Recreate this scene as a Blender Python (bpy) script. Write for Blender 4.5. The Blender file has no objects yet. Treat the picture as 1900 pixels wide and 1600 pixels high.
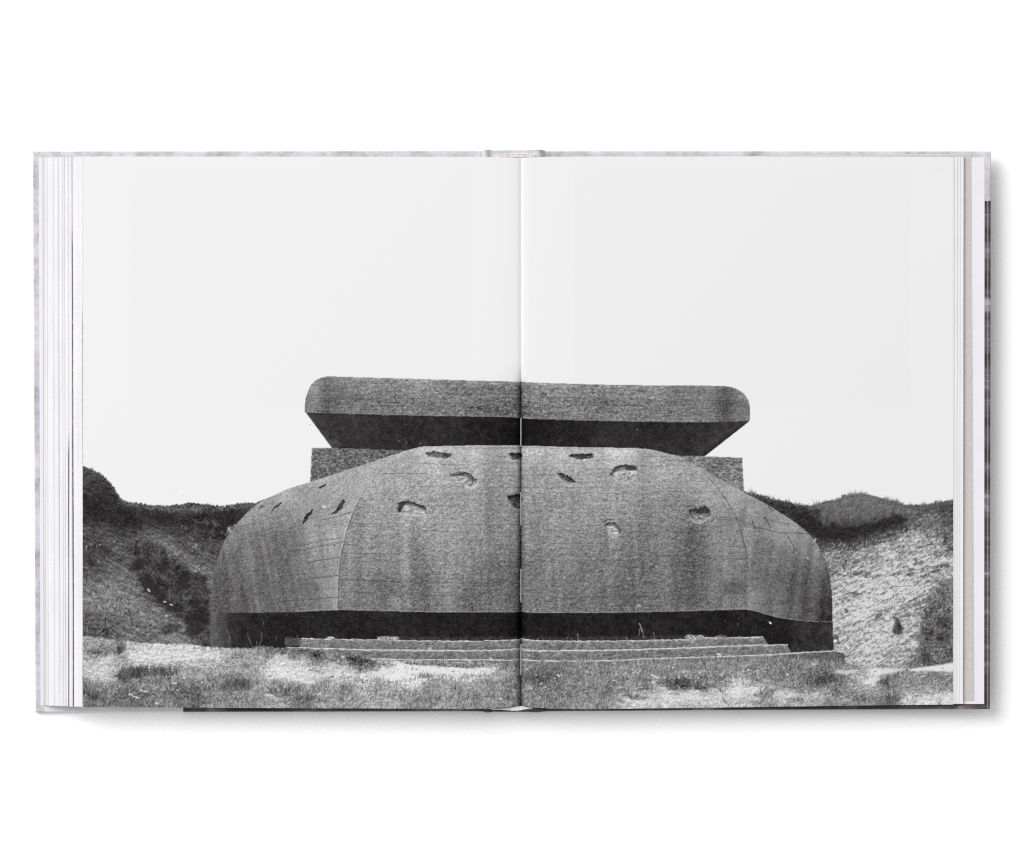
# An open hardback photo book lying on a white table, seen straight from above.
import bpy, math
KEY_LOC, KEY_SIZE, KEY_W, AMB = (-2.9, 2.5, 4.05), 3.7, 288.0, 0.625
import numpy as np, math

# ---------------------------------------------------------------- the printed picture (ink tones on the two open pages)
# tones are computed here from outlines, noise and brush strokes; one value per page-mesh vertex
X0, Y0, PW, PH = 148, 684, 1628, 640
rng = np.random.default_rng(11)
YY, XX = np.mgrid[0:PH, 0:PW].astype(np.float32)
XX += X0; YY += Y0
_fy = np.fft.fftfreq(PH)[:, None]; _fx = np.fft.rfftfreq(PW)[None, :]

def blur(a, sx, sy=None, ang=0.0):
    if sy is None: sy = sx
    c, s = math.cos(ang), math.sin(ang)
    u = _fx*c + _fy*s; v = -_fx*s + _fy*c
    k = np.exp(-2*math.pi**2*((u*sx)**2 + (v*sy)**2))
    return np.fft.irfft2(np.fft.rfft2(a)*k, s=(PH, PW)).astype(np.float32)

def noise(sx, sy=None, ang=0.0):
    """gaussian noise of unit deviation, correlation lengths sx (along ang) and sy"""
    n = blur(rng.standard_normal((PH, PW)), sx, sy, ang)
    return (n-n.mean())/n.std()

def poly(pts):
    m = np.zeros((PH, PW+1), np.uint8)
    n = len(pts)
    for i in range(n):
        (xa, ya), (xb, yb) = pts[i], pts[(i+1) % n]
        if ya == yb: continue
        if ya > yb: xa, ya, xb, yb = xb, yb, xa, ya
        r0 = max(0, int(math.ceil(ya-Y0))); r1 = min(PH-1, int(math.ceil(yb-Y0))-1)
        if r1 < r0: continue
        r = np.arange(r0, r1+1)
        x = xa+(xb-xa)*((r+Y0)-ya)/(yb-ya)
        c = np.clip(np.ceil(x-X0).astype(int), 0, PW)
        m[r, c] ^= 1
    return np.bitwise_xor.accumulate(m, axis=1)[:, :PW].astype(bool)

def line_y(pts):
    """y of a left-to-right outline at every column"""
    p = np.array(pts, float)
    return np.interp(np.arange(PW)+X0, p[:, 0], p[:, 1]).astype(np.float32)

def smooth(pts, n=6):
    p = [np.array(q, float) for q in pts]
    out = []
    for i in range(len(p)-1):
        a = p[max(i-1, 0)]; b = p[i]; c = p[i+1]; d = p[min(i+2, len(p)-1)]
        for k in range(n):
            t = k/n
            out.append(tuple(0.5*((2*b)+(-a+c)*t+(2*a-5*b+4*c-d)*t*t+(-a+3*b-3*c+d)*t**3)))
    out.append(tuple(p[-1]))
    return out

def tones(cp, sig=40.0):
    """smooth tone map through (x, y, value) control points"""
    st = 8
    gx = np.arange(0, PW+st, st)+X0; gy = np.arange(0, PH+st, st)+Y0
    cp = np.array(cp, float)
    d2 = (gx[None, :, None]-cp[:, 0])**2 + (gy[:, None, None]-cp[:, 1])**2
    w = 1.0/(d2+sig*sig*0.15)**1.6
    v = (w*cp[:, 2]).sum(-1)/w.sum(-1)
    xi = (np.arange(PW))/st; yi = (np.arange(PH))/st
    x0 = xi.astype(int); y0 = yi.astype(int); fx = (xi-x0)[None, :]; fy = (yi-y0)[:, None]
    return ((v[y0][:, x0]*(1-fx)+v[y0][:, x0+1]*fx)*(1-fy)+(v[y0+1][:, x0]*(1-fx)+v[y0+1][:, x0+1]*fx)*fy).astype(np.float32)

G = np.full((PH, PW), 238.0, np.float32)      # tone, sRGB 0..255
L = np.zeros((PH, PW), np.uint8)              # which printed thing
SKY, SLAB, WALL, DOME, SLOT, STEPS, CLIFF, GROUND = range(8)

def gblur(a, s):
    """small separable gaussian blur of a crop"""
    r = max(1, int(math.ceil(3*s))); k = np.exp(-0.5*(np.arange(-r, r+1)/s)**2); k /= k.sum()
    h, w = a.shape
    p = np.pad(a, ((r, r), (0, 0)), 'edge'); o = sum(k[i]*p[i:i+h] for i in range(2*r+1))
    p = np.pad(o, ((0, 0), (r, r)), 'edge'); return sum(k[i]*p[:, i:i+w] for i in range(2*r+1))

def warp(mask, amp):
    """ragged outline: the mask looked up through a small random displacement"""
    rows = np.flatnonzero(mask.any(1)); cols = np.flatnonzero(mask.any(0))
    if len(rows) == 0: return mask
    e = int(amp*4)+2
    r0, r1, c0, c1 = max(0, rows[0]-e), min(PH, rows[-1]+e+1), max(0, cols[0]-e), min(PW, cols[-1]+e+1)
    yy, xx = np.mgrid[r0:r1, c0:c1]
    o = np.zeros_like(mask)
    o[r0:r1, c0:c1] = mask[np.clip(yy+amp*WYD[r0:r1, c0:c1], 0, PH-1).round().astype(int), np.clip(xx+amp*WXD[r0:r1, c0:c1], 0, PW-1).round().astype(int)]
    return o

def put(mask, val, lab=None, soft=0.7, alpha=1.0, inside=None):
    rows = np.flatnonzero(mask.any(1)); cols = np.flatnonzero(mask.any(0))
    if len(rows) == 0: return
    e = int(4*soft)+2
    R = (slice(max(0, rows[0]-e), min(PH, rows[-1]+e+1)), slice(max(0, cols[0]-e), min(PW, cols[-1]+e+1)))
    m = mask[R].astype(np.float32)
    a = (np.clip(gblur(m, soft), 0, 1) if soft > 0 else m)*alpha
    if inside is not None: a = a*inside[R]
    v = val[R] if isinstance(val, np.ndarray) and val.shape == (PH, PW) else val
    G[R] = G[R]*(1-a)+v*a
    if lab is not None: L[mask] = lab

def strokes(x, y, ln, ang, bend, val, alpha=1.0, wid=0.75, steps=14, clip=None, taper=True):
    """many short curved brush strokes (grass blades, straws, cracks); x, y is the root"""
    x, y, ln, ang, bend, val = [np.broadcast_to(np.asarray(q, float), np.broadcast(x, y, ln, ang, bend, val).shape) for q in (x, y, ln, ang, bend, val)]
    t = np.linspace(0, 1, steps)
    a = ang[:, None]+bend[:, None]*t
    sx = np.cumsum(np.cos(a), 1)/steps*ln[:, None]+x[:, None]-X0
    sy = np.cumsum(np.sin(a), 1)/steps*ln[:, None]+y[:, None]-Y0
    w = np.broadcast_to((1-0.75*t if taper else 1+0*t)*1.0, sx.shape)
    v = np.broadcast_to(val[:, None], sx.shape)
    sx, sy, w, v = sx.ravel(), sy.ravel(), w.ravel(), v.ravel()
    ok = (sx > 0) & (sx < PW-2) & (sy > 0) & (sy < PH-2)
    if not ok.any(): return
    sx, sy, w, v = sx[ok], sy[ok], w[ok], v[ok]
    ix, iy = sx.astype(int), sy.astype(int); fx, fy = sx-ix, sy-iy
    ax, ay = ix.min(), iy.min(); bw, bh = ix.max()-ax+2, iy.max()-ay+2
    W = np.zeros(bh*bw); V = np.zeros(bh*bw)
    for dx, dy, q in ((0, 0, (1-fx)*(1-fy)), (1, 0, fx*(1-fy)), (0, 1, (1-fx)*fy), (1, 1, fx*fy)):
        k = (iy-ay+dy)*bw+ix-ax+dx
        W += np.bincount(k, q*w, bh*bw); V += np.bincount(k, q*w*v, bh*bw)
    W = W.reshape(bh, bw); V = V.reshape(bh, bw)
    R = (slice(ay, ay+bh), slice(ax, ax+bw))
    a = np.clip(W*wid, 0, 1)*alpha
    if clip is not None: a = a*clip[R]
    G[R] = G[R]*(1-a)+(V/np.maximum(W, 1e-6))*a

def crack(pts, val=55, alpha=0.8, wid=0.8, wob=0.7):
    p = smooth(pts, 4) if len(pts) > 2 else [pts[0], ((pts[0][0]+pts[1][0])/2, (pts[0][1]+pts[1][1])/2), pts[1]]
    q = [p[0]]
    for (xa, ya), (xb, yb) in zip(p[:-1], p[1:]):           # short even pieces
        k = max(1, int(math.hypot(xb-xa, yb-ya)/5))
        q += [(xa+(xb-xa)*i/k, ya+(yb-ya)*i/k) for i in range(1, k+1)]
    j = rng.normal(0, wob*0.45, (len(q), 2)); q = [(x+dx, y+dy) for (x, y), (dx, dy) in zip(q, j)]
    for (xa, ya), (xb, yb) in zip(q[:-1], q[1:]):
        d = math.hypot(xb-xa, yb-ya)
        if d > 0.3: strokes([xa], [ya], [d], [math.atan2(yb-ya, xb-xa)], [0], [val+rng.normal(0, 9)], alpha*rng.uniform(0.6, 1.05), wid, max(3, int(d*1.3)), taper=False)

def shift(a, dx, dy):
    return np.roll(np.roll(a, dy, 0), dx, 1)

def relief(comps, dx=1, dy=2):
    """texture that reads as a lit rough surface: the slope of a noise height towards the light"""
    h = sum(a*noise(sx, sy, an) for a, sx, sy, an in comps)
    e = h-shift(h, dx, dy)
    return e/e.std()

def recess(pts, t=4, v=146, dark=44, amp=0.8, rim=0.8, side=2):
    """a chip out of the concrete lit from above: shadow under its upper edge, rough floor, bright lower lip"""
    m = warp(poly(smooth(pts+[pts[0]], 3)), amp)
    put(m, v+(10 if v > 120 else 0)+20*RCK+10*fine+9*lump, None, 0.5, 0.95)
    put(m & ~shift(m, side, t+2), dark+26+14*fine+8*RCK, None, 1.0, 0.8)
    put(warp(m & ~shift(m, max(1, side//2), max(2, (2*t)//3)), 0.5), dark-4+7*fine, None, 0.5, 0.95)
    put(shift(m, 0, 2) & ~m, 206+14*fine, None, 0.6, 0.8*rim)
    put(shift(m, -2, 0) & ~m, 112, None, 0.5, 0.25)

def scatter(mask, n):
    k = np.flatnonzero(mask.ravel())
    k = k[rng.integers(0, len(k), n)]
    return k % PW + X0 + rng.random(n), k//PW + Y0 + rng.random(n)

def blob(x, y, rx, ry, val, alpha=1.0, ang=0.0, soft=1.0, rough=0.25, lab=None):
    n = 26
    r = 1+rough*np.interp(np.arange(n), np.arange(0, n+1, 3.25), rng.normal(0, 1, 9)[np.r_[0:8, 0]])
    t = np.arange(n)/n*2*math.pi
    px, py = rx*r*np.cos(t), ry*r*np.sin(t)
    c, s = math.cos(ang), math.sin(ang)
    put(warp(poly(list(zip(x+px*c-py*s, y+px*s+py*c))), min(2.2, 0.25*min(rx, ry))), val, lab, soft*0.7, alpha)

fine = noise(0.6)           # film grain
grit = noise(1.0)           # aggregate
lump = noise(3.2)
RCK = relief(((1, 1.6, 1.2, 0.3), (0.8, 3.0, 2.0, 0.8)))
WXD = noise(1.3)*0.6+noise(3.5)*0.8; WYD = noise(1.3)*0.6+noise(3.5)*0.8
cloud = noise(22)
broad = noise(60)

# ---------------------------------------------------------------- outlines
cliffL = smooth([(140, 862), (156, 867), (171, 873), (188, 882), (200, 892), (211, 906), (219, 919), (230, 930), (255, 934), (287, 938.5), (329, 937.5), (356, 933.5), (381, 936.5), (413, 939.5), (444, 935), (474, 934), (487, 929), (520, 925), (600, 930)])
cliffR = smooth([(1360, 905), (1381, 914), (1411, 919.5), (1437, 928), (1466, 933), (1484, 938), (1512, 940), (1528, 933), (1554, 927.5), (1562, 924), (1563, 919), (1581, 920), (1601, 917), (1621, 922), (1647, 928.5), (1669, 936), (1691, 938.5), (1724, 936), (1747, 932), (1762, 929), (1790, 929)])
groundT = [(140, 1180), (170, 1181), (200, 1186), (230, 1190), (300, 1195), (345, 1196), (392, 1201), (457, 1203), (487, 1199), (531, 1203), (640, 1214), (740, 1228), (960, 1231), (1109, 1233), (1230, 1230), (1400, 1225), (1470, 1222), (1500, 1225), (1568, 1229), (1600, 1236), (1680, 1241), (1713, 1237), (1769, 1231), (1790, 1230)]
domeTop = [(390, 1101), (392, 1085), (394.2, 1071), (398.4, 1052), (406.8, 1029), (417.4, 1001.6), (430, 984.7), (444.7, 965.8), (465.8, 944.7), (487, 929), (508, 919.5), (529, 910), (550, 902.6), (575, 895), (617.9, 881.4), (663, 866.7), (703.9, 853), (744.6, 839.5), (767, 832.7), (787.6, 828.4), (810, 828.2), (889.5, 826.6), (967, 827), (1052.6, 829.6), (1122, 830.8), (1180, 831.7), (1210, 834.7), (1238, 841.7), (1268, 850), (1293.5, 866), (1314, 877), (1342, 892), (1360, 902), (1381, 914), (1415, 931.8), (1448, 951.7), (1475, 969.4), (1497, 987), (1512.5, 1004.7), (1523.6, 1024.6), (1533.5, 1044.5), (1539, 1064.4), (1542.4, 1088.7), (1544, 1110), (1545, 1155.6)]
domeBot = [(1545, 1155.6), (1514.7, 1155), (1470.5, 1150.7), (1448.4, 1147.4), (1422, 1140.8), (1404, 1135), (1388.7, 1132), (1360, 1132), (1261, 1135), (1122, 1137.7), (995, 1137.7), (967, 1135.4), (955, 1136.2), (821.6, 1136.8), (742, 1135), (627, 1132.3), (550, 1136), (432, 1138), (390, 1137)]

# ---------------------------------------------------------------- cliffs either side
def cliff(outline, xa, xb, cps, seed_ang):
    yl = line_y(outline)
    jag = np.interp(np.arange(PW), np.arange(0, PW+2, 2), rng.normal(0, 1.3, PW//2+1))
    m = (YY > (yl+jag)[None, :]) & (XX >= xa) & (XX <= xb)
    base = tones(cps, 30)
    base = base+np.where((XX > 1540) & (base > 126), 18, 0)
    n1 = noise(2.4, 0.8, seed_ang); n2 = noise(9, 2.4, seed_ang)
    con = np.clip(base/125, 0.3, 1.25)
    rl = relief(((1, 2.2, 1.1, seed_ang), (1.3, 5, 2.2, seed_ang), (1.6, 11, 5, seed_ang)), -1 if seed_ang < 0 else 1, 2)
    t = base + con*(17*rl+6*n1+3*n2+9*fine+5*grit)
    put(m, t, CLIFF, 0.6)
    return m, yl
cpL = [(160, 885, 72), (180, 900, 58), (165, 930, 48), (200, 930, 46), (225, 945, 55), (270, 942, 78), (330, 943, 80), (400, 944, 70), (455, 940, 66),
       (170, 960, 50), (230, 965, 44), (300, 962, 42), (380, 962, 42), (430, 962, 38), (440, 950, 48), (250, 985, 62), (330, 985, 58), (390, 985, 50), (415, 990, 44),
       (170, 990, 74), (200, 1005, 86), (180, 1020, 62), (260, 1010, 88), (300, 1010, 98), (350, 1010, 78), (400, 1005, 70), (370, 1030, 80), (408, 1015, 78),
       (165, 1045, 74), (190, 1060, 88), (215, 1045, 90), (240, 1040, 84), (285, 1000, 102), (310, 1022, 110), (335, 1040, 108), (362, 1062, 112), (385, 1075, 120), (392, 1088, 110),
       (165, 1090, 112), (195, 1085, 122), (230, 1085, 112), (160, 1120, 118), (210, 1120, 128), (250, 1115, 112), (280, 1135, 104), (300, 1155, 112), (330, 1175, 118), (260, 1150, 108), (240, 1175, 104), (200, 1150, 94), (165, 1150, 84), (170, 1170, 80), (290, 1185, 112), (340, 1190, 118), (215, 1182, 96)]
mL, yL = cliff(cliffL, 140, 560, cpL, math.radians(38))
cpR = [(1390, 925, 66), (1420, 935, 58), (1450, 945, 54), (1480, 950, 52), (1510, 950, 60), (1540, 945, 78), (1575, 940, 92), (1610, 940, 104), (1650, 945, 98), (1700, 950, 86), (1760, 940, 70), (1490, 975, 38), (1520, 985, 38), (1545, 965, 66), (1560, 985, 38), (1600, 985, 38), (1640, 972, 40), (1675, 963, 50), (1590, 965, 78), (1560, 960, 88),
       (1625, 962, 76), (1530, 1000, 58), (1580, 1005, 78), (1515, 1012, 90), (1640, 990, 92), (1680, 985, 140), (1700, 970, 116), (1750, 965, 92), (1735, 985, 120), (1768, 985, 96), (1540, 1030, 128), (1560, 1060, 148), (1600, 1030, 152), (1640, 1020, 168), (1690, 1010, 172), (1740, 1012, 148), (1768, 1018, 104),
       (1560, 1100, 168), (1600, 1080, 176), (1650, 1060, 184), (1700, 1050, 178), (1750, 1045, 160), (1768, 1045, 150), (1550, 1150, 172), (1600, 1130, 184), (1650, 1110, 190), (1700, 1090, 182), (1740, 1090, 138), (1768, 1090, 122),
       (1560, 1190, 160), (1600, 1180, 182), (1650, 1170, 182), (1700, 1150, 168), (1690, 1190, 172), (1620, 1215, 168), (1580, 1215, 148), (1680, 1215, 160), (1720, 1130, 128), (1745, 1130, 112), (1768, 1130, 112), (1722, 1170, 96), (1745, 1180, 84), (1768, 1170, 92), (1715, 1205, 92), (1740, 1215, 84), (1768, 1215, 90), (1700, 1228, 110), (1650, 1235, 150)]
mR, yR = cliff(cliffR, 1375, 1800, cpR, math.radians(-42))
# grass along the cliff tops: many thin faint blades
for yl, xa, xb, n, lmin, lmax, lean, dark in ((yL, 154, 240, 500, 2, 7, 0.4, 80), (yL, 230, 500, 800, 1.5, 5, 0.0, 84), (yR, 1378, 1540, 800, 4, 13, -0.1, 74), (yR, 1500, 1700, 1300, 4, 11, 0.5, 104), (yR, 1650, 1775, 700, 2, 8, 0.2, 92)):
    x = rng.uniform(xa, xb, n); y = yl[np.clip((x-X0).astype(int), 0, PW-1)]+rng.uniform(0, 7, n)
    strokes(x, y, rng.uniform(lmin, lmax, n)*np.clip(0.55+0.5*WXD[100, (x-X0).astype(int)], 0.3, 1.4), -math.pi/2+lean+rng.normal(0, 0.35, n), rng.normal(0.1, 0.4, n), dark+rng.normal(0, 24, n), 0.75, 0.32)
# left: pale dry fringe, black undercut below it
put(warp(poly([(228, 929), (255, 934), (330, 938), (400, 939), (470, 935), (470, 946), (400, 948), (330, 949), (280, 946), (240, 943)]), 2.0), 92+22*grit+14*fine+10*lump, None, 1.2, 0.65, mL)
put(warp(poly(smooth([(156, 925), (180, 920), (200, 925), (222, 940), (260, 950), (330, 953), (400, 954), (452, 952), (446, 964), (430, 990), (419, 999), (405, 988), (370, 980), (330, 973), (280, 976), (235, 980), (200, 968), (156, 960), (156, 925)])), 3.0), 41+6*fine+5*grit+4*lump, None, 3.0, 0.85, mL)
# thick tussock hanging over the right edge
x, y = scatter((YY > (yR+2)[None, :]) & (YY < (yR+44)[None, :]) & (XX > 1525) & (XX < 1690), 3000)
strokes(x, y, rng.uniform(6, 16, 3000), math.radians(118)+rng.normal(0, 0.4, 3000), rng.normal(0.2, 0.5, 3000), np.interp(y, [920, 945, 965, 985], [124, 112, 92, 46])+rng.normal(0, 34, 3000), 0.75, 0.38)
# dark overhang
put(warp(poly(smooth([(1476, 955), (1500, 950), (1520, 968), (1532, 980), (1545, 972), (1562, 983), (1580, 980), (1612, 974), (1640, 962), (1668, 956), (1684, 960), (1680, 970), (1645, 982), (1612, 995), (1570, 1003), (1540, 1002), (1514, 998), (1490, 975), (1476, 955)])), 2.4), 41+6*fine+5*grit, None, 1.8, 0.9, mR)
x, y = scatter(poly([(1505, 1000), (1560, 1004), (1640, 982), (1690, 968), (1690, 985), (1600, 1018), (1515, 1015)]), 500)
strokes(x, y, rng.uniform(4, 12, 500), math.radians(122)+rng.normal(0, 0.3, 500), 0, 64+rng.normal(0, 20, 500), 0.55, 0.5, clip=mR)
# rock streaks on the lit right slope, running down to the left
sl = poly([(1520, 1005), (1600, 1005), (1680, 975), (1769, 985), (1769, 1100), (1712, 1120), (1700, 1240), (1560, 1240), (1546, 1110)])
dn = noise(2.6, 0.8, math.radians(128)); dn2 = noise(5, 2, math.radians(140)); dn3 = noise(14, 5, math.radians(150))
G[mR & sl] = np.minimum(G+(7*np.tanh(1.3*dn)+4*dn2+2*dn3+8*relief(((1, 2.6, 1.2, math.radians(128)), (1.5, 7, 3, math.radians(150))), -1, 2))*np.clip((G-60)/110, 0.2, 1), 216)[mR & sl]
for n, l0, l1, v0, v1, al in ((600, 3, 8, 124, 22, 0.5), (700, 2, 7, 222, 10, 0.5), (240, 3, 10, 82, 18, 0.75)):
    x, y = scatter(sl, n*2)
    k = dn3[(y-Y0).astype(int).clip(0, PH-1), (x-X0).astype(int).clip(0, PW-1)]*(-1 if v0 < 150 else 1) > -0.2
    x, y = x[k], y[k]; n = len(x)
    strokes(x, y, rng.uniform(l0, l1, n), math.radians(128)+rng.normal(0, 0.4, n), rng.normal(0, 0.5, n), v0+rng.normal(0, v1, n), al, 0.7, clip=mR)
for x, y, rx, ry in ((1594, 1065, 12, 4), (1628, 1070, 14, 4), (1660, 1066, 10, 3), (1690, 1060, 12, 4), (1712, 1058, 9, 4), (1742, 1056, 12, 5), (1757, 1051, 8, 4), (1567, 1050, 6, 10), (1700, 1045, 8, 4), (1762, 1020, 10, 5), (1755, 1005, 12, 8), (1610, 1066, 8, 3), (1571, 1133, 5, 4), (1630, 1143, 6, 5), (1555, 1168, 4, 6), (1553, 1185, 5, 6), (1586, 1105, 10, 4), (1640, 1100, 7, 3)):
    blob(x, y, rx*0.8, ry*0.8, 74+20*fine+14*grit, 0.7, -0.35, 1.3, 0.6)
for pts in ([(1556, 1066), (1580, 1069), (1600, 1062)], [(1612, 1072), (1640, 1068), (1664, 1070)], [(1680, 1062), (1712, 1055), (1764, 1050)], [(1552, 1108), (1580, 1100), (1600, 1103)], [(1640, 1096), (1668, 1088), (1700, 1090)], [(1560, 1150), (1580, 1140)], [(1600, 1180), (1630, 1172), (1650, 1176)], [(1570, 1205), (1600, 1196)], [(1700, 1016), (1730, 1010), (1762, 1018)]):
    crack(pts, 84, 0.7, 2.2, 3.2); crack([(x, y+3.5) for x, y in pts], 222, 0.5, 2.0, 2.6)
blob(1665, 1160, 9, 12, 62+8*fine, 0.85, 0.2, 2.2, 0.4); blob(1669, 1163, 5, 6, 44, 0.9, 0.2, 1.4)
crack([(1664, 1138), (1672, 1128), (1684, 1124)], 60, 0.7)
# shrub at the far right
bush = poly(smooth([(1708, 1235), (1706, 1205), (1712, 1182), (1709, 1152), (1722, 1120), (1728, 1100), (1745, 1092), (1770, 1085), (1770, 1232), (1740, 1236), (1708, 1235)]))
put(warp(bush, 4.5), 96+24*grit+22*lump+12*cloud, None, 2.5, 0.75, mR)
x, y = scatter(bush, 2600)
strokes(x, y, rng.uniform(3, 9, 2600), rng.uniform(0, 6.28, 2600), rng.normal(0, 0.8, 2600), 104+14*np.sin(x*0.2)+rng.normal(0, 50, 2600), 0.75, 0.6)
for x, y, r in ((1748, 1160, 14), (1728, 1175, 8), (1752, 1185, 9), (1760, 1212, 8), (1715, 1222, 8), (1690, 1235, 6), (1735, 1128, 8)):
    blob(x, y, r, r*0.9, 52+10*grit, 0.55, 0, 3, 0.5)
# rough ground of the left slope
sl = (mL & (YY > 985) & (XX < 400))
for n, v0, v1, al in ((1300, 62, 24, 0.45), (1300, 148, 26, 0.4)):
    x, y = scatter(sl, n)
    sc = np.interp(y, [985, 1040, 1120], [0.62, 0.8, 1.05])
    strokes(x, y, rng.uniform(3, 11, n), math.radians(40)+rng.normal(0, 0.5, n), rng.normal(0, 0.6, n), (v0+rng.normal(0, v1, n))*sc, al, 0.6, clip=mL)
for pts, v in (([(290, 1000), (315, 1022), (340, 1040), (362, 1062), (390, 1088), (396, 1070), (372, 1050), (345, 1028), (312, 1004), (290, 1000)], 124), ([(160, 1090), (205, 1078), (245, 1100), (262, 1130), (300, 1150), (330, 1172), (300, 1176), (262, 1150), (215, 1140), (160, 1130), (160, 1090)], 132)):
    put(poly(smooth(pts)), v+20*grit+14*fine+14*noise(2.6, 0.9, math.radians(40)), None, 6, 0.5)
dk = smooth([(243, 1008), (262, 1004), (290, 1012), (318, 1030), (338, 1046), (352, 1062), (372, 1070), (386, 1078), (384, 1086), (368, 1084), (393, 1098), (393, 1200), (376, 1197), (362, 1190), (340, 1165), (318, 1140), (296, 1122), (282, 1106), (262, 1092), (268, 1078), (254, 1062), (246, 1040), (252, 1026), (243, 1008)])
dkm = warp(poly(dk), 4.5)
put(dkm, 56+13*lump+12*grit+9*fine+8*cloud, None, 2.5, 0.8)
x, y = scatter(dkm, 1500)
strokes(x, y, rng.uniform(4, 12, 1500), math.radians(60)+rng.normal(0, 0.6, 1500), rng.normal(0, 0.6, 1500), 62+rng.normal(0, 30, 1500), 0.65, 0.5)
for x, y, rx, ry in ((256, 1042, 12, 16), (312, 1052, 16, 14), (340, 1075, 22, 16), (275, 1080, 18, 12), (300, 1105, 20, 12), (370, 1125, 18, 16), (365, 1160, 22, 26), (322, 1130, 14, 10), (374, 1074, 14, 7)):
    blob(x, y, rx*0.8, ry*0.8, 36+5*fine, 0.7, 0.6, 3, 0.5)
for x, y in ((276, 1094), (306, 1117), (318, 1123), (308, 1142), (277, 1096)):
    blob(x, y, 3, 1.6, 205, 0.9, 0.4, 0.8)
for x, y, rx, ry in ((188, 1017, 14, 5), (200, 1022, 9, 5), (178, 1046, 10, 5), (168, 1036, 8, 5), (230, 992, 10, 4)):
    blob(x, y, rx, ry, 46+8*fine, 0.6, 0.5, 2.5, 0.5)
for i in range(40):
    x, y = (rng.normal(362, 18), rng.normal(1010, 18)) if i < 26 else (rng.normal(186, 18), rng.normal(1012, 8))
    if y > 975: blob(x, y, rng.uniform(0.8, 3), rng.uniform(0.8, 2.2), rng.uniform(120, 180), 0.7, rng.uniform(0, 3), 0.7)
for x, y, rx, ry in ((384, 970, 9, 4), (402, 973, 7, 4), (365, 968, 5, 3), (345, 980, 4, 3), (394, 985, 4, 3)):
    blob(x, y, rx, ry, 96+14*fine, 0.6, 0.4, 1.2, 0.5)
# the debris and post at the foot of the left slope
blob(188, 1171, 18, 7, 50+12*fine, 0.85, 0.1, 2, 0.5); blob(216, 1176, 14, 5, 62+14*fine, 0.7, 0.2, 2, 0.5); blob(322, 1168, 14, 11, 52+10*fine, 0.75, 0.6, 3, 0.5)
crack([(196, 1137), (195.5, 1150), (195, 1166)], 44, 0.95, 1.2, 0.4); crack([(233, 1141), (240, 1150), (242, 1162)], 178, 0.9)
for a in range(46):
    strokes([rng.uniform(162, 250)], [rng.uniform(1164, 1184)], [rng.uniform(6, 18)], [rng.uniform(-2.6, -0.3)], [rng.normal(0, 0.7)], [rng.choice([165, 150, 52, 60])], 0.8, 0.9)

# ---------------------------------------------------------------- walls behind the dome
w1 = [(578.7, 832), (620, 831.6), (780, 836), (780, 900), (575.3, 900)]
w2 = [(1255, 845), (1307, 847), (1377, 849.8), (1378.5, 880), (1381, 917), (1255, 905)]
gw = noise(2.4, 0.7)
put(poly(w1), 108+14*grit+8*gw+13*fine+5*lump-0.10*(XX-580)*0.3, WALL, 0.6)
put(poly(w2), 124+13*grit+11*gw+12*fine+5*lump, WALL, 0.6)
crack([(640.5, 852), (640, 866)], 62, 0.7, 1.0); crack([(607, 847), (612, 852)], 60, 0.6)
for y in (865, 883, 898): crack([(1300, y), (1376, y+2)], 88, 0.5)
crack([(1316, 858), (1316, 864)], 60, 0.8); crack([(1325, 873), (1326, 877)], 60, 0.8)

# ---------------------------------------------------------------- the slab on top
soff = [(567, 765), (760, 769), (968, 774), (1192, 782), (1391.4, 779.5), (1386, 785.4), (1307.4, 847), (1268, 847), (1230, 842), (760, 836.5), (616, 831.6)]
sof = np.interp(XX[0], [566, 640, 760, 900, 955, 967, 985, 1060, 1200, 1300, 1390], [58, 50, 44, 38, 28, 22, 24, 36, 44, 52, 60])[None, :]+0*YY  # darkest at the gutter: shade of the page fold painted into the ink
put(poly(soff), sof+4.5*fine+4*lump+3*cloud, SLAB, 0.6)
sfm = poly(soff)
put(poly([(1388, 783), (1352, 788), (1290, 838), (1303, 843), (1380, 787)]), 66+6*fine+4*lump, None, 3, 0.5, sfm)
put(poly([(1386, 786), (1308, 847), (1298, 846), (1372, 788)]), 42+5*fine, None, 1.2, 0.7, sfm)
put(poly([(567, 767), (582, 767.5), (640, 831), (618, 831)]), 66+7*fine+7*lump, None, 4, 0.5, sfm)
crack([(608, 792), (618, 804), (630, 816)], 84, 0.35); crack([(660, 775), (740, 778)], 62, 0.4)
slab = smooth([(565.8, 765), (565.6, 755), (567, 741), (571.5, 726.4), (577, 715), (586, 706), (598.7, 700.4), (613.4, 698.8), (663, 700.2), (776, 703.3), (889.5, 706.7), (968.6, 708.6), (983, 709.7), (1052.6, 712), (1122, 714), (1191.6, 715), (1261, 715.5), (1319, 716), (1344.4, 716.8), (1363, 720.4), (1376.9, 728.2), (1386, 738.6), (1390.6, 751.4), (1391.6, 766.4), (1391.4, 779.5)]) + [(1388, 781.5), (1307, 783.8), (1191.6, 782.6), (1075.8, 780.3), (983, 777.5), (968, 775.7), (932.4, 773.9), (821.6, 772.3), (708, 770), (617.9, 767), (568, 765.5)]
pit = noise(1.25, 0.85)
hz = noise(9, 0.6); hzb = noise(60, 5)
sb = 119+0*XX
ytop = np.interp(XX[0], [565, 613, 663, 968, 1192, 1344, 1392], [735, 699, 700, 708, 715, 717, 745])[None, :]
sb = sb+np.clip(18-(YY-ytop)*1.6, 0, 18)*np.interp(XX, [640, 800, 1100, 1350], [0.3, 1, 1, 0.4])
sb += np.interp(XX, [566, 585, 603, 640, 700, 900, 1050, 1200, 1315, 1346, 1372, 1392], [4, 14, -20, 6, 10, 0, 6, 4, 10, -26, 10, 4])
sb += np.interp(YY, [700, 735, 750, 766, 780], [8, 3, -4, -6, 2])
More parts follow.
